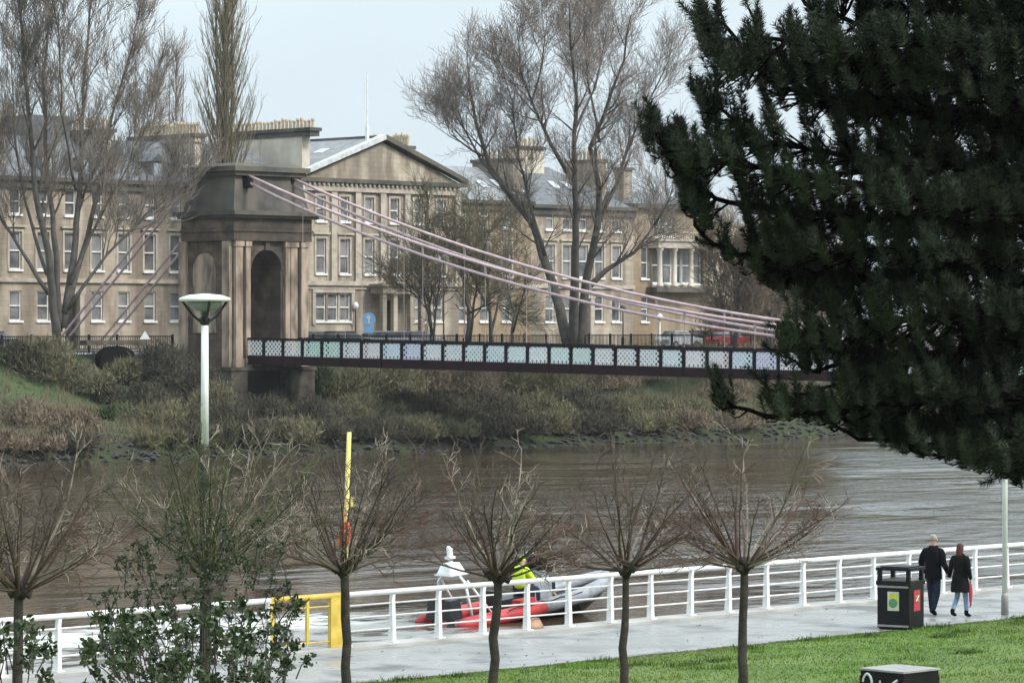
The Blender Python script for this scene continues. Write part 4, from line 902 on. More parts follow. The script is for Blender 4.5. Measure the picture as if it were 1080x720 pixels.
# ------------------------------------------------------------------ promenade railing
SP = 1.28; TR = 50.35
gate_a, gate_b = s_at(286, TR), s_at(361, TR)
def railing(sa, sb, label, name='promenade_railing', m='rail_white', post=.05, cat='railing', group='white promenade railings'):
    o = empty(name, RV(sa, TR, .06), ROT); tag(o, label, cat, group if group else None)
    n_ = max(1, round((sb - sa) / SP)); sp = (sb - sa) / n_; Ln = sb - sa
    b = MB(); b.tube([(0, -.02, 1.02), (Ln, -.02, 1.02)], .055, 8); b.build('handrail', M[m], o, True)
    for z in (.28, .54, .79):
        b = MB(); b.tube([(0, .03, z), (Ln, .03, z)], .019, 6); b.build('lower_rail', M[m], o, True)
    pm_ = None
    for i in range(n_ + 1):
        if pm_ is None:
            b = MB(); b.frus((-.045, .045, -.05, .10), (-.04, .04, -.03, .06), .0, .86)
            b.prism([(-.04, -.03, .86), (-.04, .06, .86), (-.04, .03, .99), (-.04, -.05, .99)], (.08, 0, 0)); b.box(-.09, .09, -.1, .15, -.005, .02)
            p = b.build('post', M[m], o); pm_ = p.data
        else:
            p = bpy.data.objects.new('post', pm_); COL.objects.link(p); p.parent = o
        p.location = (i * sp, rnd.uniform(-.01, .01), 0); p.rotation_euler = (rnd.uniform(-.015, .015), rnd.uniform(-.02, .02), 0)
    return o
railing(s_at(-60, TR), gate_a - .06, 'white tubular railing along the quay at the left, before the yellow gate')
railing(gate_b + .10, gate_b + .10 + SP * 28, 'white tubular railing along the quay from the yellow gate to the right edge')
# yellow gate
g = empty('yellow_gate', RV(gate_a, TR, .06), ROT); tag(g, 'yellow painted gate section in the white promenade railing', 'gate')
Lg = gate_b - gate_a
b = MB(); b.tube([(0, 0, 1.02), (Lg, 0, 1.02)], .06, 8); b.tube([(0, 0, .82), (Lg, 0, .82)], .02, 6); b.tube([(0, 0, .12), (Lg, 0, .12)], .02, 6); b.build('gate_rails', M['yellow'], g, True)
b = MB(); b.box(Lg - .34, Lg - .02, -.05, .05, -.05, 1.04); b.build('gate_post', M['yellow'], g)
b = MB(); b.box(-.06, .06, -.05, .05, -.05, 1.04); b.build('gate_post', M['yellow'], g)
b = MB(); b.box(Lg * .5 - .03, Lg * .5 + .03, -.03, .03, .1, 1.0); b.build('gate_bar', M['yellow'], g)
# yellow pole with orange throw bag
tq = 50.55; sq = s_at(363, tq)
o = empty('marker_pole', RV(sq, tq, .06)); tag(o, 'thin leaning yellow pole standing at the quay edge behind the railing', 'pole')
b = MB(); b.tube([(0, 0, 0), (.03, 0, 2.2), (.10, 0, 4.25)], [.06, .055, .045], 8); b.build('pole', M['pole_yellow'], o, True)
b = MB(); b.box(.12, .22, -.03, .03, 2.75, 2.95); b.build('bracket', M['pole_yellow'], o)
o = empty('throw_bag', RV(sq, tq, 2.0) + Vector((-.04, -.12, 0))); tag(o, 'small orange rescue bag hanging on the yellow pole', 'rescue bag')
b = MB(); b.lathe([(.03, .55), (.09, .48), (.13, .3), (.12, .1), (.05, .0)][::-1], 0, 0, 10); x_ = b.build('bag', M['orange'], o, True); x_.rotation_euler = (0, .18, 0)
b = MB(); b.tube([(0, 0, .54), (.05, .05, .7)], .015, 5); b.build('strap', M['orange'], o)
# crumpled tan bag
b = MB(); b.frus((-.22, .22, -.12, .12), (-.1, .14, -.06, .05), 0, .16); b.frus((-.05, .3, -.1, .1), (.05, .2, -.04, .04), 0.01, .22)
o = b.build('crumpled_bag', M['tan'], None, True); o.location = RV(s_at(560, 50.5), 50.5, .065); tag(o, 'small crumpled tan bag on the quay edge under the railing', 'bag')
o.rotation_euler = (0, 0, ROT)

# ------------------------------------------------------------------ lamp posts
def park_lamp(x, Z, label, top, zb, sleeve=True):
    X = (x - 540) / F * Z
    o = empty('lamp_post', (X, Z, zb)); tag(o, label, 'lamp post', 'tall white park lamps'); h = top - zb
    zs_ = H - (468 - HZ) * Z / F - zb if sleeve else .5
    b = MB(); b.lathe([(.062, zs_), (.055, h - .42)], 0, 0, 12); b.build('column', M['white'], o, True)
    b = MB(); b.lathe([(.085, 0), (.08, zs_ - .1), (.066, zs_)], 0, 0, 12); b.build('column_sleeve', M['post_green' if sleeve else 'silver'], o, True)
    b = MB(); b.lathe([(.05, h - .27), (.16, h - .24), (.24, h - .17), (.27, h - .1)], 0, 0, 20); b.build('bowl', M['lamp_glass'], o, True)
    for a in (0, 1.57, 3.14, 4.71):
        b = MB(); b.tube([(.05 * math.cos(a + .3), .05 * math.sin(a + .3), h - .42), (.2 * math.cos(a + .3), .2 * math.sin(a + .3), h - .30), (.35 * math.cos(a + .3), .35 * math.sin(a + .3), h - .09)], .02, 6); b.build('bracket', M['lamp_dark'], o)
    b = MB(); b.lathe([(.06, h - .46), (.11, h - .36), (.05, h - .33), (.03, h - .12)], 0, 0, 10); b.build('lamp_stem', M['lamp_dark'], o)
    b = MB(); b.lathe([(.35, h - .10), (.40, h - .075), (.385, h - .045), (.25, h + .0), (.02, h + .02)], 0, 0, 24); b.build('canopy', M['white'], o, True)
park_lamp(216, 52, 'white park lamp with a wide disc head in front of the bridge tower', H + (HZ - 311) * 52 / F, .15)
park_lamp(1060, 76, 'tall white lamp column at the path edge right of the walking couple', 7.6, 0.0, False)

# ------------------------------------------------------------------ litter bins
def litter_bin(loc, rz, label, wdt, hgt, second=False):
    o = empty('litter_bin', loc, rz); tag(o, label, 'litter bin')
    w_ = wdt / 2; b = MB()
    b.box(-w_, w_, -w_, w_, .03, hgt * .76); b.box(-w_ - .025, w_ + .025, -w_ - .025, w_ + .025, hgt * .70, hgt * .765)
    b.box(-w_ + .03, w_ - .03, -w_ + .03, w_ - .03, 0, .03)
    b.build('body', M['bin'], o)
    b = MB()
    z0, z1 = hgt * .766, hgt * .93
    if second:
        b.box(-w_, w_, -w_, w_, z0, z1)
    else:
        for sx_ in (-1, 1):
            for sy in (-1, 1): b.box(min(sx_ * w_, sx_ * (w_ - .08)), max(sx_ * w_, sx_ * (w_ - .08)), min(sy * w_, sy * (w_ - .08)), max(sy * w_, sy * (w_ - .08)), z0, z1)
    if not second: b.box(-w_ - .03, w_ + .03, -w_ - .03, w_ + .03, z1, z1 + .06); b.box(-w_ + .05, w_ - .05, -w_ + .05, w_ - .05, z1 + .06, z1 + .085)
    else: b.box(-w_ + .01, w_ - .01, -w_ + .01, w_ - .01, z1, hgt - .02)
    b.build('hood', M['bin'], o)
    if not second:
        b = MB(); b.box(-w_ + .02, w_ - .02, -w_ - .03, -w_ - .001, hgt * .70 - .05, hgt * .70 - .01); b.box(-w_ + .02, w_ - .02, -w_ - .03, -w_ - .001, .06, .10); b.build('trim_strip', M['silver'], o)
        b = MB(); b.box(-.13, .13, -w_ - .012, -w_ - .001, hgt * .30, hgt * .60); p = b.build('poster', M['poster_cream'], o)
        b = MB(); b.box(-.08, .1, -w_ - .017, -w_ - .0125, hgt * .47, hgt * .57); b.build('poster_print', M['poster_yellow'], p)
        b = MB(); b.prism([(.1 * math.cos(a), -w_ - .0225, hgt * .42 + .1 * math.sin(a)) for a in [6.2832 * i / 12 for i in range(12)]], (0, .005, 0)); b.build('poster_print', M['poster_green'], p)
        b = MB(); b.box(w_ + .001, w_ + .012, -.16, .16, hgt * .29, hgt * .62); p = b.build('poster', M['poster_red'], o)
        b = MB()
        b.tube([(w_ + .016, -.07, hgt * .53), (w_ + .016, .07, hgt * .44)], .018, 5); b.tube([(w_ + .016, .07, hgt * .53), (w_ + .016, -.07, hgt * .44)], .018, 5); b.build('poster_print', M['poster_cream'], p)
        b = MB(); b.box(-w_ + .1, w_ - .1, -w_ + .1, w_ - .1, z0, z0 + .04); b.build('inner_liner', M['silver'], o)
    else:
        b = MB(); b.box(-w_ - .01, w_ + .01, -w_ - .01, w_ + .01, hgt - .02, hgt + .005); b.build('lid', M['silver'], o)
        b = MB(); e = -w_ - .004; hz = hgt / .98 - .02
        arc_ = [(-.24 + .08 * math.cos(a), e, hz - .20 + .13 * math.sin(a)) for a in np.linspace(-.6, 3.0, 9)]
        b.tube(arc_, .018, 5); b.tube([(-.06, e, hz - .30), (-.02, e, hz - .15), (.03, e, hz - .30)], .016, 5); b.tube([(.12, e, hz - .30), (.20, e, hz - .17), (.28, e, hz - .12)], .018, 5)
        b.build('emblem', M['white'], o)
    return o
pb_ = PX(952, 664, 72.2); pb_.z = 0
litter_bin(Vector((pb_.x, pb_.y + .35, 0.004)), -R(31), 'black litter bin with a yellow and a red poster, beside the walking couple', .74, 1.34)
p2 = PX(949, 720, 46); s2, t2 = st_of(p2); 
litter_bin(Vector((p2.x, p2.y, near_z(t2))), -R(46), 'black litter bin with white emblem, only its top showing at the bottom edge', .76, H - (706 - HZ) * 45.8 / F - near_z(t2) + .0, True)

# ------------------------------------------------------------------ people
def skin_obj(name, chains, m, parent, sub=2):
    """chains: list of (list of (x,y,z), list of radii[, list of y-radii]); the first vertex of the first chain is root.
       chains may start at an existing point given by ('@', index)"""
    vs, es, rs = [], [], []
    for pts, rad in chains:
        prev = None
        for p, r in zip(pts, rad):
            if p[0] == '@': prev = p[1]; continue
            vs.append(p); rs.append(r if hasattr(r, '__len__') else (r, r)); k = len(vs) - 1
            if prev is not None: es.append((prev, k))
            prev = k
    me = bpy.data.meshes.new(name); me.from_pydata(vs, es, []); o = bpy.data.objects.new(name, me); COL.objects.link(o)
    md = o.modifiers.new('skin', 'SKIN'); md.use_smooth_shade = True
    sv = me.skin_vertices[0].data
    for i, r in enumerate(rs): sv[i].radius = r; sv[i].use_root = (i == 0)
    sb = o.modifiers.new('sub', 'SUBSURF'); sb.levels = sub; sb.render_levels = sub
    dg = bpy.context.evaluated_depsgraph_get(); new = bpy.data.meshes.new_from_object(o.evaluated_get(dg))
    bpy.data.objects.remove(o); new.name = name; new.materials.clear(); new.materials.append(m)
    q = bpy.data.objects.new(name, new); COL.objects.link(q); q.parent = parent
    for f in new.polygons: f.use_smooth = True
    return q
def hand_chains(wrist, d, r=.022):
    """palm with four fingers and thumb going along d (unit)"""
    d = Vector(d).normalized(); sdv = d.cross(Vector((1, 0, 0)))
    if sdv.length < .1: sdv = Vector((0, 1, 0))
    sdv.normalize(); w0 = Vector(wrist); res = []
    palm = w0 + d * .08
    res.append(([tuple(w0), tuple(palm)], [(.022, .03), (.02, .036)]))
    for i, (o_, l_) in enumerate(((-.03, .06), (-.01, .075), (.01, .07), (.03, .055))):
        b0 = palm + sdv * o_ * .8; res.append(([tuple(b0), tuple(b0 + d * l_ * .5 + Vector((.008, 0, 0))), tuple(b0 + d * l_ + Vector((.02, 0, 0)))], [.0095, .009, .008]))
    t0_ = w0 + d * .02 - sdv * .025; res.append(([tuple(t0_), tuple(t0_ - sdv * .03 + d * .03), tuple(t0_ - sdv * .035 + d * .06)], [.011, .010, .009]))
    return res
def walker(loc, rz, label, male, scale, hold):
    o = empty('person', loc, rz); tag(o, label, 'person'); o.scale = (scale,) * 3
    sx_ = 1 if male else .9
    # skeleton (facing +y), 1.78 m tall; hold = side (+1 right / -1 left) of the held hand
    hips = (0, 0, .93); chest = (0, 0, 1.32)
    LF = [(-.10, 0, .90), (-.11, .06, .50), (-.11, -.16, .12), (-.11, -.05, .05)]       # left foot trailing / heel up
    RF = [(.10, 0, .90), (.11, .06, .50), (.11, .10, .09), (.115, .22, .03)]
    if male: LF = [(-.10, 0, .90), (-.12, .10, .50), (-.12, .14, .09), (-.12, .27, .035)]; RF = [(.10, 0, .90), (.11, -.02, .50), (.11, -.20, .13), (.11, -.10, .035)]
    sh = .20 * sx_
    free, held = -hold, hold
    armF = [(free * sh, 0, 1.44), (free * (sh + .07), -.06, 1.16), (free * (sh + .08), .03, .92)]
    armH = [(held * sh, 0, 1.44), (held * (sh + .06), -.02, 1.17), (held * (sh + .15), .04, .94)]
    head = [(0, .0, 1.50), (0, .01, 1.57), (0, .02, 1.66), (0, .02, 1.73)]
    ch = [([hips, (0, 0, 1.12), chest, (0, 0, 1.46)] + head[1:], [(.13 * sx_, .10), (.12 * sx_, .09), (.13 * sx_, .09), (.07, .055), .055, (.078, .098), (.07, .085)])]
    for leg in (LF, RF): ch.append(([('@', 0)] + leg, [0, .085, .058, .04, (.04, .035)]))
    for arm in (armF, armH): ch.append(([('@', 2), (arm[0][0] * .82, 0, 1.37), (arm[1][0], arm[1][1], arm[1][2]), arm[2]], [0, .04, .034, .026]))
    for arm in (armF, armH):
        dd = Vector(arm[2]) - Vector(arm[1]); ch += hand_chains(arm[2], dd)
    skin_obj('body', ch, M['skin'], o)
    # ears and nose belong to the head
    e = MB()
    if male:
        for s_ in (-1, 1): e.lathe([(.004, 1.62), (.02, 1.635), (.022, 1.665), (.006, 1.685)], s_ * .083, .015, 8)
        e.build('ears', M['skin'], o, True)
    # clothes
    if male:
        jk = MB(); loft(jk, [(0, 0, .80, .20, .145), (0, 0, .84, .205, .15), (0, 0, .95, .20, .145), (0, 0, 1.10, .195, .14), (0, -.005, 1.25, .215, .15), (0, -.01, 1.36, .225, .15), (0, -.01, 1.43, .205, .125), (0, 0, 1.475, .14, .095), (0, .005, 1.53, .08, .08)], 20, .025)
        for a in (armF, armH): jk.tube([Vector((a[0][0] * .45, 0, 1.43)), Vector((a[0][0] * .95, -.005, 1.405)), Vector((a[0][0] * 1.1, -.01, 1.34)), Vector(a[1]).lerp(Vector(a[0]), .4), Vector(a[1]), Vector(a[1]).lerp(Vector(a[2]), .5), Vector(a[2])], [.06, .078, .085, .078, .068, .06, .05], 12)
        jk.build('jacket', M['black_cloth'], o, True)
        skin_obj('trousers', [([(0, 0, .93)], [(.12, .10)])] + [([('@', 0), (l[0][0] * .9, l[0][1], .84), l[1], (l[2][0], l[2][1], l[2][2] + .0)], [0, .095, .075, .060]) for l in (LF, RF)], M['denim'], o)
        skin_obj('hair', [([(0, -.015, 1.62), (0, -.012, 1.68), (0, .0, 1.735), (0, .02, 1.765)], [(.075, .07), (.086, .085), (.084, .09), (.05, .06)])], M['hair_grey'], o)
    else:
        jk = MB(); loft(jk, [(0, -.01, .60, .235, .18), (0, -.01, .64, .24, .185), (0, -.01, .80, .225, .17), (0, -.005, .95, .195, .15), (0, 0, 1.10, .165, .13), (0, 0, 1.25, .185, .14), (0, -.005, 1.36, .195, .135), (0, -.005, 1.42, .175, .11), (0, 0, 1.465, .12, .085), (0, .005, 1.51, .07, .07)], 20, .03)
        for a in (armF, armH): jk.tube([Vector((a[0][0] * .45, 0, 1.42)), Vector((a[0][0] * .95, -.005, 1.395)), Vector((a[0][0] * 1.08, -.01, 1.33)), Vector(a[1]).lerp(Vector(a[0]), .4), Vector(a[1]), Vector(a[1]).lerp(Vector(a[2]), .5), Vector(a[2])], [.055, .07, .075, .07, .062, .055, .047], 12)
        jk.build('coat', M['coat'], o, True)
        skin_obj('trousers', [([(0, 0, .9)], [(.10, .08)])] + [([('@', 0), (l[0][0] * .85, l[0][1], .80), l[1], (l[2][0], l[2][1], l[2][2] + .05)], [0, .078, .066, .053]) for l in (LF, RF)], M['denim_light'], o)
        skin_obj('hair', [([(0, -.06, 1.40), (0, -.055, 1.50), (0, -.02, 1.60), (0, -.005, 1.69), (0, .01, 1.75)], [(.06, .035), (.095, .055), (.098, .088), (.094, .095), (.058, .06)])], M['hair_red'], o)
    for l in (LF, RF):
        a, bb = l[2], l[3]
        skin_obj('shoe', [([(a[0], a[1], a[2] + (.10 if not male else .03)), (a[0], a[1] - .02, a[2] - .01), (bb[0], bb[1], bb[2] + .012), (bb[0], bb[1] + .03, bb[2] + .01)], [.055, .055, (.045, .04), (.035, .03)])], M['black_cloth'], o)
    return o, armF, armH
def loft(mb, rings, seg=18, wob=0.0):
    o0 = len(mb.v)
    for k_, (x, y, z, rx, ry) in enumerate(rings):
        for j in range(seg):
            a = 6.2832 * j / seg; q = 1 + wob * math.sin(a * 5 + z * 9)
            mb.v.append((x + rx * q * math.cos(a), y + ry * q * math.sin(a), z))
    for i in range(len(rings) - 1):
        for j in range(seg):
            k = (j + 1) % seg; mb.f.append((o0 + i * seg + j, o0 + i * seg + k, o0 + (i + 1) * seg + k, o0 + (i + 1) * seg + j)); mb.m.append(0)
    mb.f.append(tuple(range(o0, o0 + seg))[::-1]); mb.m.append(0); mb.f.append(tuple(range(o0 + (len(rings) - 1) * seg, o0 + len(rings) * seg))); mb.m.append(0)
def foot(x, y): Z = H * F / (y - HZ); return Vector(((x - 540) / F * Z, Z, 0))
mp_, wp_ = foot(984.5, 649), foot(1013, 651)
hd = -R(38)
mo, _, mh = walker(mp_, hd, 'white-haired person in black jacket and dark jeans walking away, holding hands', True, 1.0, 1)
mo.scale = (1.02,) * 3
wo, wf, wh = walker(wp_, hd, 'red-haired person in dark coat and light jeans walking away, holding hands', False, .94, -1)
# red umbrella / bag in the woman's free hand
hb = wo.location + Matrix.Rotation(hd, 3, 'Z') @ (Vector(wf[2]) * .94)
o = empty('folded_umbrella', hb, hd); tag(o, 'folded red umbrella hanging from the hand of the red-haired person', 'umbrella')
b = MB(); b.lathe([(.012, -.62), (.022, -.55), (.045, -.3), (.035, -.12), (.015, -.09)], 0, 0, 10); b.build('canopy', M['poster_red'], o, True)
b = MB(); b.tube([(0, 0, -.1), (0, 0, .02), (.03, 0, .05)], .01, 6); b.build('handle', M['lamp_dark'], o)

# ------------------------------------------------------------------ rescue boat
TB = 68.0
bs = s_at(560, TB); bt = empty('rescue_boat', RV(bs, TB, -1.8), ROT); tag(bt, 'red and grey inflatable rescue boat moving behind the railing', 'boat')
bt.rotation_euler = (0, -R(5.5), ROT); bt.scale = (.88,) * 3
for sy in (-1, 1):
    b = MB(); pts = [(-3.9, sy * .95, .42), (-2, sy * .98, .42), (-.4, sy * .98, .45)]
    b.tube([(-4.15, sy * .95, .42)] + pts, [.08, .22, .23, .23], 12); b.build('stern_tube', M['red'], bt, True)
    b = MB(); b.tube([(-.4, sy * .98, .45), (1.4, sy * .92, .52), (2.7, sy * .62, .66), (3.4, sy * .22, .78), (3.55, 0, .82)], [.235, .235, .23, .21, .19], 12); b.build('bow_tube', M['grey_tube'], bt, True)
b = MB(); V_ = []
secs = [(-3.9, .85, .3, -.3), (-1, 1.1, .36, -.3), (1.0, 1.12, .42, -.3), (2.4, .8, .55, -.2), (3.3, .25, .72, .2), (3.6, .05, .8, .5)]
for x, w_, zt, zk in secs: V_ += [(x, -w_, zt), (x, 0, zk), (x, w_, zt)]
fs = [(i * 3 + j, i * 3 + j + 1, (i + 1) * 3 + j + 1, (i + 1) * 3 + j) for i in range(5) for j in range(2)] + [(0, 1, 2), (15, 17, 16)] + [(i * 3, (i + 1) * 3, (i + 1) * 3 + 2, i * 3 + 2) for i in range(5)]
b.add(V_, fs); b.build('hull', M['black_rubber'], bt)
b = MB(); b.box(-3.8, 2.6, -.75, .75, .26, .30); b.build('floor', M['silver'], bt)
b = MB(); b.box(-.1, .7, -.35, .35, .3, 1.15); b.frus((.25, .7, -.33, .33), (.35, .45, -.3, .3), 1.15, 1.45); b.build('console', M['grey_tube'], bt)
b = MB(); b.box(-1.7, -.5, -.28, .28, .3, .78); b.box(-1.75, -1.6, -.26, .26, .78, 1.1); b.build('seat', M['black_rubber'], bt)
for y in (-.35, .35):
    b = MB(); b.frus((-4.1, -3.55, y - .22, y + .22), (-4.0, -3.6, y - .15, y + .15), .55, 1.15); b.box(-4.0, -3.8, y - .08, y + .08, -.3, .55); b.build('outboard_engine', M['black_rubber'], bt)
b = MB()
for sy in (-1, 1): b.tube([(-3.3, sy * .7, .6), (-3.4, sy * .6, 1.65), (-3.4, sy * .35, 1.85)], .05, 8); b.tube([(-2.5, sy * .75, .6), (-3.3, sy * .6, 1.7)], .04, 6)
b.tube([(-3.4, -.36, 1.85), (-3.4, .36, 1.85)], .05, 8); b.box(-3.75, -3.0, -.4, .4, 1.86, 1.92); b.build('a_frame', M['white'], bt, True)
b = MB(); b.frus((-3.75, -3.05, -.3, .3), (-3.6, -3.2, -.2, .2), 1.93, 2.25); b.box(-3.45, -3.35, -.05, .05, 2.25, 2.38); b.build('radar_dome', M['white'], bt)
b = MB(); b.box(-3.52, -3.28, -.12, .12, 2.38, 2.46); b.lathe([(.10, 2.46), (.10, 2.74), (.07, 2.78)], -3.4, 0, 12); b.build('beacon', M['white'], bt)
for sy in (-1, 1):
    b = MB(); pts = [(-2.2 + .5 * i, sy * (1.24 - .02 * i), .62 + (.06 if i % 2 else 0)) for i in range(8)]; b.tube(pts, .02, 5); b.build('grab_line', M['black_rubber'], bt)
b = MB(); b.tube([(.15, .34 * math.cos(a) + .0, 1.75 + .34 * math.sin(a)) for a in np.linspace(-1.2, 2.2, 12)], .03, 6); b.build('wheel_arch', M['white'], bt, True)
b = MB(); b.box(-1.6, -.9, -.98 - .18, -.98 + .18, .70, .84); b.build('red_kit_bag', M['red'], bt)
def sitter(x, y, z, label, jm, hm, h=1.0):
    o = empty('person', bt.matrix_basis @ Vector((x, y, z)), ROT - R(90)); tag(o, label, 'person')
    ch = [([(0, 0, .0), (0, -.02, .25), (0, 0, .42), (0, .02, .53), (0, .04, .62), (0, .05, .73), (0, .05, .80)], [(.15, .12), (.14, .11), (.17, .12), .07, .055, (.08, .095), (.065, .08)])]
    for s_ in (-1, 1): ch.append(([('@', 0), (s_ * .10, .05, -.02), (s_ * .14, .42, .02), (s_ * .14, .46, -.38), (s_ * .14, .58, -.44)], [0, .09, .06, .045, .04]))
    arms = [[(s_ * .2, 0, .5), (s_ * .28, .12, .26), (s_ * .2, .36, .24)] for s_ in (-1, 1)]
    for a in arms: ch.append(([('@', 2)] + a, [0, .06, .045, .03])); ch += hand_chains(a[2], Vector(a[2]) - Vector(a[1]))
    skin_obj('body', ch, M['skin'], o)
    skin_obj('jacket', [([(0, -.01, -.02), (0, -.03, .2), (0, -.01, .42), (0, .0, .54), (0, .02, .60)], [(.20, .16), (.21, .17), (.24, .18), (.15, .12), (.09, .09)])] + [([('@', 2), a[0], a[1], (a[2][0], a[2][1] - .03, a[2][2])], [0, .10, .08, .06]) for a in arms], jm, o)
    skin_obj('trousers', [([(0, 0, 0)], [(.17, .14)])] + [([('@', 0), (s_ * .11, .05, -.02), (s_ * .14, .42, .02), (s_ * .14, .46, -.34)], [0, .115, .085, .07]) for s_ in (-1, 1)], M['navy'], o)
    skin_obj('hair', [([(0, .03, .70), (0, .035, .77), (0, .05, .83)], [(.088, .09), (.095, .10), (.06, .07)])], hm, o)
    o.scale = (1.12,) * 3
hv = sitter(-.5, -.15, 0.98, 'person in bright yellow jacket hunched at the boat seat', M['hivis'], M['hivis'])
sitter(.62, .25, 1.12, 'dark-clothed person standing at the boat console with dark helmet', M['black_cloth'], M['hair_dark'])

# ------------------------------------------------------------------ pollarded trees
def pollard(x, yk, label, shoots, t=38.0, lean=0.0, green=False, reach=1.0, trunk_r=.07):
    s = s_at(x, t); base = RV(s, t, near_z(t)); Z = base.y
    zk = H - (yk - HZ) * Z / F - base.z
    o = empty('pollard_tree', base); tag(o, label, 'tree', 'pollarded trees on the grass')
    b = MB(); shoots = int(shoots * .80); pts = [Vector((-lean, 0, -.1))] + [Vector((rnd.gauss(0, .018) - lean * (1 - i / 7) ** 1.5, rnd.gauss(0, .02), zk * i / 7)) for i in range(1, 8)]
    pts[-1] = Vector((0, 0, zk)); rr = [trunk_r * 1.25] + [trunk_r * (1.12 - .04 * i) * rnd.uniform(.95, 1.08) for i in range(7)]
    b.tube(pts, rr, 10)
    for k in range(9):
        a = rnd.uniform(0, 6.28); r = rnd.uniform(.04, .15); q = Vector((math.cos(a) * r * 1.6, math.sin(a) * r * 1.6, zk + rnd.uniform(-.08, .10)))
        b.tube([Vector((0, 0, zk - .12)), q * .6 + Vector((0, 0, zk * .4)), q, q + Vector((math.cos(a) * .05, math.sin(a) * .05, .05))], [.06, .065, .06, .03], 7)
    b.build('trunk', M['bark'], o, True)
    P1 = dict(levels=2, kids=[8, 4], len=[.42, .20], rad=[.0105, .0075], rmin=.0055, ang=(.4, 1.1), wob=.22, up=.05, **{'from': .3})
    m1, m2, m3 = MB(), MB(), MB()
    for i in range(shoots):
        a = rnd.uniform(0, 6.28); el = rnd.choice((rnd.uniform(.35, 1.5), rnd.uniform(.12, 1.1)))
        d = Vector((math.cos(a) * math.cos(el), math.sin(a) * math.cos(el), math.sin(el)))
        ln = rnd.uniform(.95, 1.55) * (1 + .5 * math.sin(el)) * reach
        q = Vector((math.cos(a) * .12, math.sin(a) * .12, zk + rnd.uniform(-.05, .1)))
        c = branch_pts(q, d, ln, 7, .075, .03)
        r = rnd.uniform(.015, .029); rr = [r * (1 - .11 * j) for j in range(8)]
        tgt = m3 if rnd.random() < .18 else m1
        tgt.tube(c, rr, 5, cap=False)
        sprout(tgt, tgt if tgt is m3 else m2, c, rr, 0, P1)
    m1.build('shoots', M['shoot_green' if green else 'shoot'], o); m2.build('twigs', M['shoot_green' if green else 'shoot'], o); m3.build('pale_shoots', M['shoot_pale'], o)
    return o
pollard(20, 622, 'leftmost pollarded tree of the row, thick knuckle near the left edge', 50, reach=1.12, lean=.05)
pollard(218, 603, 'pollarded tree with mossy green shoots in front of the white lamp post', 56, green=True, reach=1.1, lean=.06)
pollard(363, 600, 'pollarded tree right of the yellow gate, the yellow pole behind its shoots', 46, lean=-.05)
pollard(525, 606, 'pollarded tree standing in front of the rescue boat', 38, reach=.98, lean=.12)
pollard(660, 600, 'pollarded tree right of the rescue boat bow', 36, reach=1.0, trunk_r=.06, lean=.06)
pollard(785, 597, 'rightmost pollarded tree of the row with the widest fan of shoots', 46, reach=1.12, trunk_r=.075, lean=.04)

# ------------------------------------------------------------------ evergreen shrubs in front
def leaf_shrub(name, label, pts_px, Z, n_tw, leaf, lm, zb=None, per=26, spread=.25, hubf=.35):
    """twigs ending at pts sampled inside a pixel polygon, leaves in whorls along the twigs"""
    cx = sum(p[0] for p in pts_px) / len(pts_px); base = PX(cx, 720, Z); s_, t_ = st_of(base); base.z = near_z(t_)
    o = empty(name, base); tag(o, label, 'shrub')
    poly = np.array(pts_px, float)
    def inside(x, y):
        c = False; j = len(poly) - 1
        for i in range(len(poly)):
            if (poly[i][1] > y) != (poly[j][1] > y) and x < (poly[j][0] - poly[i][0]) * (y - poly[i][1]) / (poly[j][1] - poly[i][1]) + poly[i][0]: c = not c
            j = i
        return c
    x0, x1, y0, y1 = poly[:, 0].min(), poly[:, 0].max(), poly[:, 1].min(), poly[:, 1].max()
    st = MB(); Q = []; D = []
    cnt = 0
    while cnt < n_tw:
        x, y = rnd.uniform(x0, x1), rnd.uniform(y0, y1)
        if not inside(x, y): continue
        cnt += 1
        e = PX(x, y, Z + rnd.gauss(0, 1) * spread * 2) - base
        hub = Vector((e.x * hubf, e.y * hubf, max(.15, e.z * hubf))) if hubf > .5 else Vector((e.x * rnd.uniform(.7, .95), e.y + rnd.gauss(0, .1), max(.1, e.z - rnd.uniform(.12, .35))))
        mid = hub.lerp(e, .55) + Vector((0, 0, .05)) + vrand(.03 if hubf < .5 else .10)
        st.tube([hub, mid, e], [.006, .005, .003] if hubf < .5 else [.006, .005, .003], 4, cap=False)
        dv = (e - mid).normalized()
        for k in range(per):
            f = rnd.random() ** (.35 if hubf < .5 else .7); p = mid.lerp(e, f) + vrand(.022 if hubf < .5 else .012); Q.append(p)
            D.append((dv * rnd.uniform(.1, .8) + vrand(.75) + Vector((0, 0, .1))).normalized())
    Q = np.array([tuple(q) for q in Q]); D = np.array([tuple(d) for d in D]); n = len(Q)
    sd = np.cross(D, rng.normal(0, 1, (n, 3))); sd /= np.linalg.norm(sd, axis=1)[:, None]
    ln = (leaf * rng.uniform(.6, 1.2, n))[:, None]; wd = ln * .27
    nr = np.cross(D, sd) * ln * .10
    V = np.stack([Q, Q + D * ln * .35 + sd * wd + nr, Q + D * ln * .75 + sd * wd * .85 + nr, Q + D * ln, Q + D * ln * .75 - sd * wd * .85 + nr, Q + D * ln * .35 - sd * wd + nr], 1).reshape(-1, 3)
    tris_obj('leaves', V, lm, o, 6); st.build('stems', M['bark'], o)
leaf_shrub('evergreen_shrub', 'broad-leaved evergreen shrub at the bottom left before the railing', [(82, 722), (90, 655), (130, 640), (190, 650), (230, 628), (280, 640), (324, 622), (312, 655), (296, 668), (322, 682), (330, 705), (300, 735), (100, 740)], 28, 112, .064, M['leaf'], per=26, spread=.3)
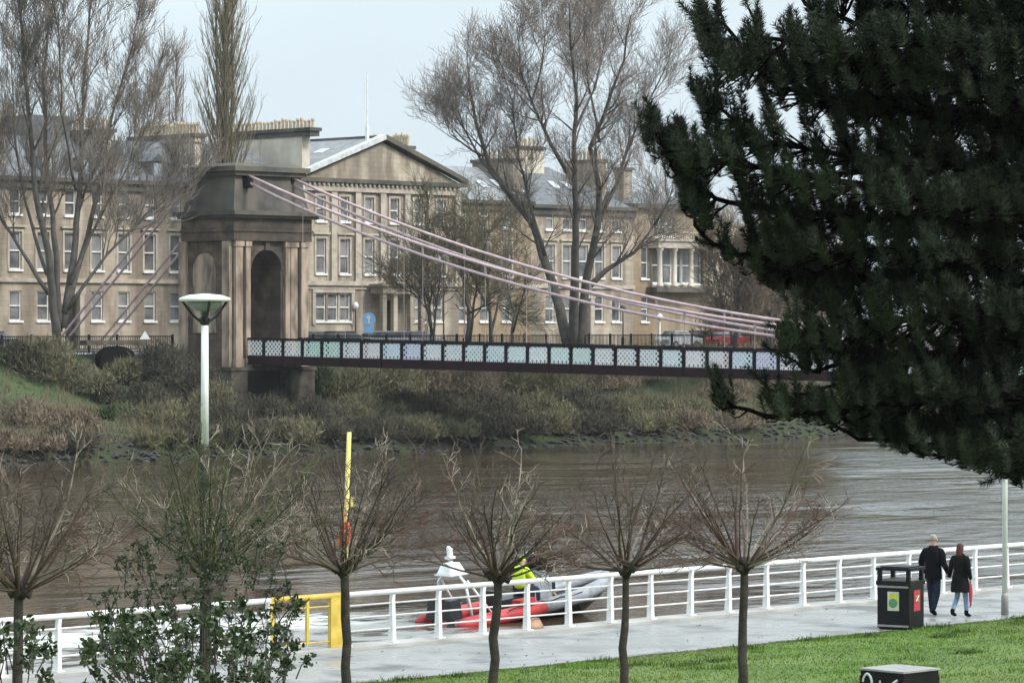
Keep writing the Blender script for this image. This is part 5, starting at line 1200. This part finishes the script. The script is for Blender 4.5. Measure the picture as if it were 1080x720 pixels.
leaf_shrub('evergreen_shrub', 'small broad-leaved evergreen shrub in the bottom left corner', [(-40, 735), (-30, 640), (10, 655), (48, 650), (62, 680), (50, 700), (66, 735)], 28, 40, .064, M['leaf'], per=24, spread=.25)
leaf_shrub('evergreen_shrub', 'loose fine-leaved dark shrub behind the mossy pollarded tree', [(100, 720), (96, 640), (130, 580), (175, 545), (220, 560), (262, 540), (298, 575), (310, 640), (300, 720)], 43, 330, .05, M['small_leaf'], per=22, spread=.5, hubf=.93)

# ------------------------------------------------------------------ the pine
ZP = 36.0
pine = empty('pine_tree', Vector(((1135 - 540) / F * ZP, ZP, near_z(20)))); tag(pine, 'big dark pine filling the right side, its boughs hanging over the bridge', 'pine tree')
pbase = pine.location.copy()
b = MB(); top = PX(1125, -260, ZP) - pbase
b.tube([Vector((0, 0, -.2)), Vector((.05, 0, top.z * .3)), Vector((-.05, 0, top.z * .65)), top], [.34, .29, .22, .08], 14); b.build('trunk', M['pine_bark'], pine, True)
def PP(x, y, dz=0.0): return PX(x, y, ZP + dz) - pbase
boughs = [  # (start y on trunk, [(x,y)...], dz)
    (130, [(1040, 90), (930, 60), (830, 70), (765, 60), (733, 22)], -.6), (150, [(1020, 120), (900, 110), (810, 85), (765, 30), (757, 0)], .8),
    (210, [(1030, 180), (900, 165), (800, 150), (745, 105)], 0), (230, [(1010, 205), (880, 190), (770, 170), (705, 160), (684, 128)], -.9),
    (250, [(1000, 235), (860, 225), (770, 215), (715, 190), (700, 150)], .6), (280, [(1000, 262), (880, 268), (790, 270), (742, 250), (722, 205)], -.3),
    (300, [(1010, 280), (900, 290), (820, 285), (760, 262)], 1.0), (180, [(1040, 178), (980, 180), (900, 182), (850, 186)], .2),
    (40, [(1050, 20), (960, 10), (900, 25), (850, 5), (830, -30)], .4), (70, [(1030, 45), (930, 40), (860, 45), (800, 40), (790, 10)], -.8),
    (-60, [(1050, -40), (980, -30), (920, -50)], 0), (340, [(1020, 330), (930, 340), (870, 350), (832, 345)], -.5),
    (380, [(1010, 370), (920, 375), (860, 390), (826, 375)], .9), (420, [(1000, 420), (900, 430), (830, 440), (775, 430), (755, 402)], -.4),
    (430, [(1020, 440), (930, 450), (880, 440), (830, 425), (808, 405)], .7), (450, [(1040, 460), (970, 470), (910, 460), (865, 440)], 0), (470, [(1080, 480), (1020, 480), (960, 475)], -.7),
    (470, [(1090, 495), (1060, 500)], .5), (360, [(1060, 360), (980, 375), (900, 400), (850, 415)], -.2)]
br_ = MB(); tips = []     # tips: (pos, dir)
BP = []
for y0, pts, dz in boughs:
    ch = [Vector((0, 0, (PP(1130, y0)).z))] + [PP(x, y, dz + rnd.gauss(0, .15)) for x, y in pts]
    fin = []
    for a_, c_ in zip(ch, ch[1:]):
        for j in range(4): fin.append(a_.lerp(c_, j / 4) + vrand(.02))
    fin.append(ch[-1]); n = len(fin); br_.tube(fin, [.045 * (1 - .85 * i / (n - 1)) + .006 for i in range(n)], 7)
    BP += [(p, (fin[min(i + 1, n - 1)] - fin[max(i - 1, 0)]).normalized(), i / n) for i, p in enumerate(fin)]
    tips.append((fin[-1], (fin[-1] - fin[-3]).normalized()))
poly = [(727, -5), (738, 50), (752, 72), (775, 92), (728, 82), (736, 112), (762, 140), (735, 142), (715, 124), (700, 132), (686, 112), (676, 128), (680, 150), (704, 174), (718, 190), (714, 210), (724, 228), (738, 240), (748, 262), (800, 300), (850, 318), (874, 322), (832, 335), (818, 372), (845, 395), (888, 385), (886, 408),
        (830, 412), (790, 425), (768, 400), (750, 402), (756, 440), (860, 446), (905, 462), (960, 480), (1010, 492), (1060, 508), (1095, 520), (1130, 480), (1130, -60), (880, -60), (872, -5), (835, 14), (812, 40), (795, 14), (783, 35), (770, 45), (757, 5)]
poly = np.array(poly, float)
holes = [(765, 200, 16, 12, .95), (780, 245, 11, 14, .95), (802, 236, 7, 8, .9), (752, 252, 9, 6, .9), (835, 128, 16, 8, .75), (870, 132, 14, 7, .75), (905, 130, 12, 6, .6), (822, 160, 10, 8, .6), (848, 160, 14, 8, .5), (790, 175, 8, 6, .6), (775, 100, 9, 13, .9), (795, 108, 16, 13, .9), (838, 108, 9, 7, .8), (800, 190, 9, 6, .6),
         (900, 190, 22, 8, .5), (860, 205, 8, 8, .5), (885, 256, 8, 8, .7), (925, 264, 14, 7, .7), (965, 258, 7, 6, .7), (818, 30, 12, 10, .95), (850, 20, 8, 6, .7), (895, 14, 14, 8, .6), (1015, 155, 5, 5, .6), (1016, 153, 8, 6, .5), (900, 325, 10, 12, .4), (868, 340, 7, 5, .5), (960, 335, 10, 6, .4), (985, 348, 9, 5, .5), (850, 400, 8, 5, .6), (945, 372, 12, 7, .35), (930, 470, 8, 6, .8)]
def inpoly(x, y):
    c = False; j = len(poly) - 1
    for i in range(len(poly)):
        if (poly[i][1] > y) != (poly[j][1] > y) and x < (poly[j][0] - poly[i][0]) * (y - poly[i][1]) / (poly[j][1] - poly[i][1]) + poly[i][0]: c = not c
        j = i
    return c
cnt = 0; shoots = []
BPn = np.array([tuple(p) for p, _, _ in BP])
while cnt < 4300:
    x, y = rnd.uniform(678, 1128), rnd.uniform(-60, 515)
    if not (inpoly(x, y + 4) and inpoly(x - 2, y - 18)): continue
    if any(min(((x - e_ - hx) / hw) ** 2 + ((y + w_ - hy) / hh) ** 2 for e_, w_ in ((0, 6), (1, -4), (3, -15), (4, -24))) < 1 and rnd.random() < min(1, hp + .12) for hx, hy, hw, hh, hp in holes): continue
    cnt += 1
    p = PP(x, y + 6, 0); dd_ = np.hypot(BPn[:, 0] - p.x, BPn[:, 2] - p.z - .1); k = int(dd_.argmin())
    p.y = BPn[k, 1] + rnd.gauss(0, .45) * (1 + min(1, dd_[k])) ; p.x = (x - 540) / F * (pbase.y + p.y) - pbase.x; p.z = H + (HZ - (y + 6)) * (pbase.y + p.y) / F - pbase.z
    bp, bd, f = BP[k]
    j = max(0, k - 1)
    q = BP[j][0]
    mid = q.lerp(p, .5) + Vector((0, 0, -.01)) + vrand(.02)
    if (q - p).length < (1.3 if y < 425 else .7): br_.tube([q, mid, p], [.016, .010, .007], 4, cap=False)
    d = (bd * .25 + Vector((rnd.gauss(-.10, .16), rnd.gauss(0, .22), 1.0))).normalized()
    shoots.append((p, d, rnd.uniform(.22, .36)))
for p, d in tips: shoots.append((p, d, .3))
# explicit finger-like shoots along the outline
for (x, y) in [(733, 14), (742, 30), (757, 6), (750, 40), (765, 50), (798, 20), (800, 35), (808, 46), (832, 25), (842, 30), (733, 88), (738, 100), (745, 110), (770, 100), (783, 108), (680, 140), (690, 128), (702, 132), (716, 140), (686, 152), (708, 150), (728, 142), (742, 150), (757, 402), (752, 412), (806, 408), (826, 412), (840, 414), (833, 350), (824, 365), (790, 130), (812, 130), (855, 0), (863, 6), (905, 2), (727, 160), (700, 165), (716, 172)]:
    p = PP(x, y + 12, rnd.gauss(0, .3)); shoots.append((p, Vector((-.12 + rnd.gauss(0, .12), 0, 1)).normalized(), .30)); shoots.append((p + Vector((.05, 0, -.1)), Vector((-.1, .1, 1)).normalized(), .3))
    k = int(np.hypot(BPn[:, 0] - p.x, BPn[:, 2] - p.z).argmin()); q = BP[max(0, k - 1)][0]; br_.tube([q, q.lerp(p, .5) - Vector((0, 0, .06)), p], [.015, .011, .008], 4, cap=False)
br_.build('branches', M['pine_bark'], pine, True)
NN = 130
S = len(shoots); P_ = np.array([tuple(a) for a, _, _ in shoots]); D_ = np.array([tuple(a) for _, a, _ in shoots]); Ls = np.array([a for _, _, a in shoots])
k = np.repeat(np.arange(S), NN); n = len(k); f = rng.uniform(0, 1, n)
rad = np.cross(D_[k], rng.normal(0, 1, (n, 3))); rad /= np.linalg.norm(rad, axis=1)[:, None]
phi = rng.uniform(.8, 1.35, n) * (1 - .25 * f ** 2); nd = D_[k] * np.cos(phi)[:, None] + rad * np.sin(phi)[:, None]
pos = P_[k] + D_[k] * (Ls[k] * f)[:, None]
ln = (rng.uniform(.08, .105, n) * (1 - .15 * f ** 3))[:, None]; sd = np.cross(nd, rng.normal(0, 1, (n, 3))); sd /= np.linalg.norm(sd, axis=1)[:, None]
V = np.stack([pos - sd * .0052, pos + sd * .0052, pos + nd * ln], 1).reshape(-1, 3)
lit = np.repeat(rng.random(S) < .3, NN * 3)
tris_obj('needles', V[~lit], M['needle'], pine); tris_obj('lit_young_needles', V[lit], M['needle_lit_young'], pine)

hm_ = bpy.data.materials.new('river_haze'); hm_.use_nodes = True; hm_.node_tree.nodes.clear()
ho = hm_.node_tree.nodes.new('ShaderNodeOutputMaterial'); hv_ = hm_.node_tree.nodes.new('ShaderNodeVolumePrincipled')
hv_.inputs['Density'].default_value = HAZE; hv_.inputs['Color'].default_value = (0.9, 0.93, 0.96, 1); hm_.node_tree.links.new(hv_.outputs[0], ho.inputs['Volume'])
b = MB(); b.box(-4100, 4100, -1200, 6100, -6, 75); hz_ = b.build('haze', hm_); tag(hz_, 'thin damp haze over the river', kind='stuff')
# ------------------------------------------------------------------ grass blades on the lawn
n = 150000
s = rng.uniform(26, 62, n); t = 45.25 - rng.uniform(0, 1, n) ** 1.4 * 21; 
X = C * (s - t); Y = C * (s + t); z = np.where(t > 45.2, 0, (45.2 - t) * .03)
u = X / Y; keep = (u > -.06) & (u < .19); X, Y, z = X[keep], Y[keep], z[keep]; n = len(X)
P0 = np.stack([X, Y, z], 1); a = rng.uniform(0, 6.283, n); w_ = rng.uniform(.006, .014, n)
cl = .6 + .8 * (np.sin(X * 2.1 + np.sin(Y * 1.3) * 2) * np.cos(Y * 1.7 + np.sin(X)) > .55)
sd_ = np.stack([np.cos(a) * w_, np.sin(a) * w_, 0 * a], 1); up = np.stack([rng.normal(0, .02, n), rng.normal(0, .02, n), rng.uniform(.025, .07, n) * cl], 1)
V = np.stack([P0 - sd_, P0 + sd_, P0 + up], 1).reshape(-1, 3)
tag(tris_obj('grass', V, M['blade']), 'short green grass on the lawn beside the promenade', 'grass', kind='stuff')

n = 900
s_ = rng.uniform(30, 66, n); t_ = np.where(rng.random(n) < .22, 45.3 + 4.7 * rng.uniform(0, 1, n) ** 2, 45.2 - rng.uniform(0, 1, n) ** 1.5 * 16)
X = C * (s_ - t_); Y = C * (s_ + t_); z = np.where(t_ > 45.2, .012, (45.2 - t_) * .03 + .045)
P0 = np.stack([X, Y, z], 1); a = rng.uniform(0, 6.283, n); r_ = rng.uniform(.018, .045, n)
dx = np.stack([np.cos(a) * r_, np.sin(a) * r_, rng.uniform(0, .012, n)], 1); dy = np.stack([-np.sin(a) * r_ * .6, np.cos(a) * r_ * .6, rng.uniform(0, .012, n)], 1)
V = np.stack([P0 - dx, P0 - dy, P0 + dx, P0 + dy], 1).reshape(-1, 3)
M['dead_leaf'] = mat('dead_leaf', (0.14, 0.085, 0.04), (0.045, 0.028, 0.016), 6, 0.8)
tag(tris_obj('fallen_leaves', V, M['dead_leaf'], None, 4), 'dead brown leaves scattered on the path and lawn', 'leaves', kind='stuff')
# coarse tufts and weeds in the lawn
n = 7000; k = 50
cs = rng.uniform(30, 64, k); ct = 45.1 - rng.uniform(0, 1, k) ** 1.5 * 17; i_ = rng.integers(0, k, n)
s_ = cs[i_] + rng.normal(0, .22, n); t_ = np.minimum(ct[i_] + rng.normal(0, .14, n), 45.3)
X = C * (s_ - t_); Y = C * (s_ + t_); z = (45.2 - np.minimum(t_, 45.2)) * .03
P0 = np.stack([X, Y, z], 1); a = rng.uniform(0, 6.283, n); w_ = rng.uniform(.006, .014, n)
sd_ = np.stack([np.cos(a) * w_, np.sin(a) * w_, 0 * a], 1); up = np.stack([rng.normal(0, .04, n), rng.normal(0, .04, n), rng.uniform(.04, .13, n)], 1)
V = np.stack([P0 - sd_, P0 + sd_, P0 + up], 1).reshape(-1, 3)
M['tuft'] = mat('coarse_grass', (0.07, 0.115, 0.02), (0.035, 0.06, 0.014), 1.2, 0.85, spec=0.15)
tag(tris_obj('grass_tufts', V, M['tuft']), 'coarse darker grass tufts dotted over the lawn', 'grass', kind='stuff')
# soil edge between lawn and path
M['mud'] = mat('mud_edge', (0.06, 0.05, 0.035), (0.03, 0.026, 0.02), 3, 0.7, 0.5, 20)
mb = MB(); N_ = 500
for i in range(N_ + 1):
    q = 25 + 45 * i / N_; j = .05 * math.sin(q * 3.1) + .04 * math.sin(q * 7.7 + 1) + rnd.gauss(0, .012)
    mb.v += [(q, 45.12, .008), (q, 45.30 + j, .008)]
mb.f = [(2 * i, 2 * i + 2, 2 * i + 3, 2 * i + 1) for i in range(N_)]; mb.m = [0] * N_
o = mb.build('lawn_edge', M['mud']); o.rotation_euler = (0, 0, ROT); o['kind'] = 'structure'
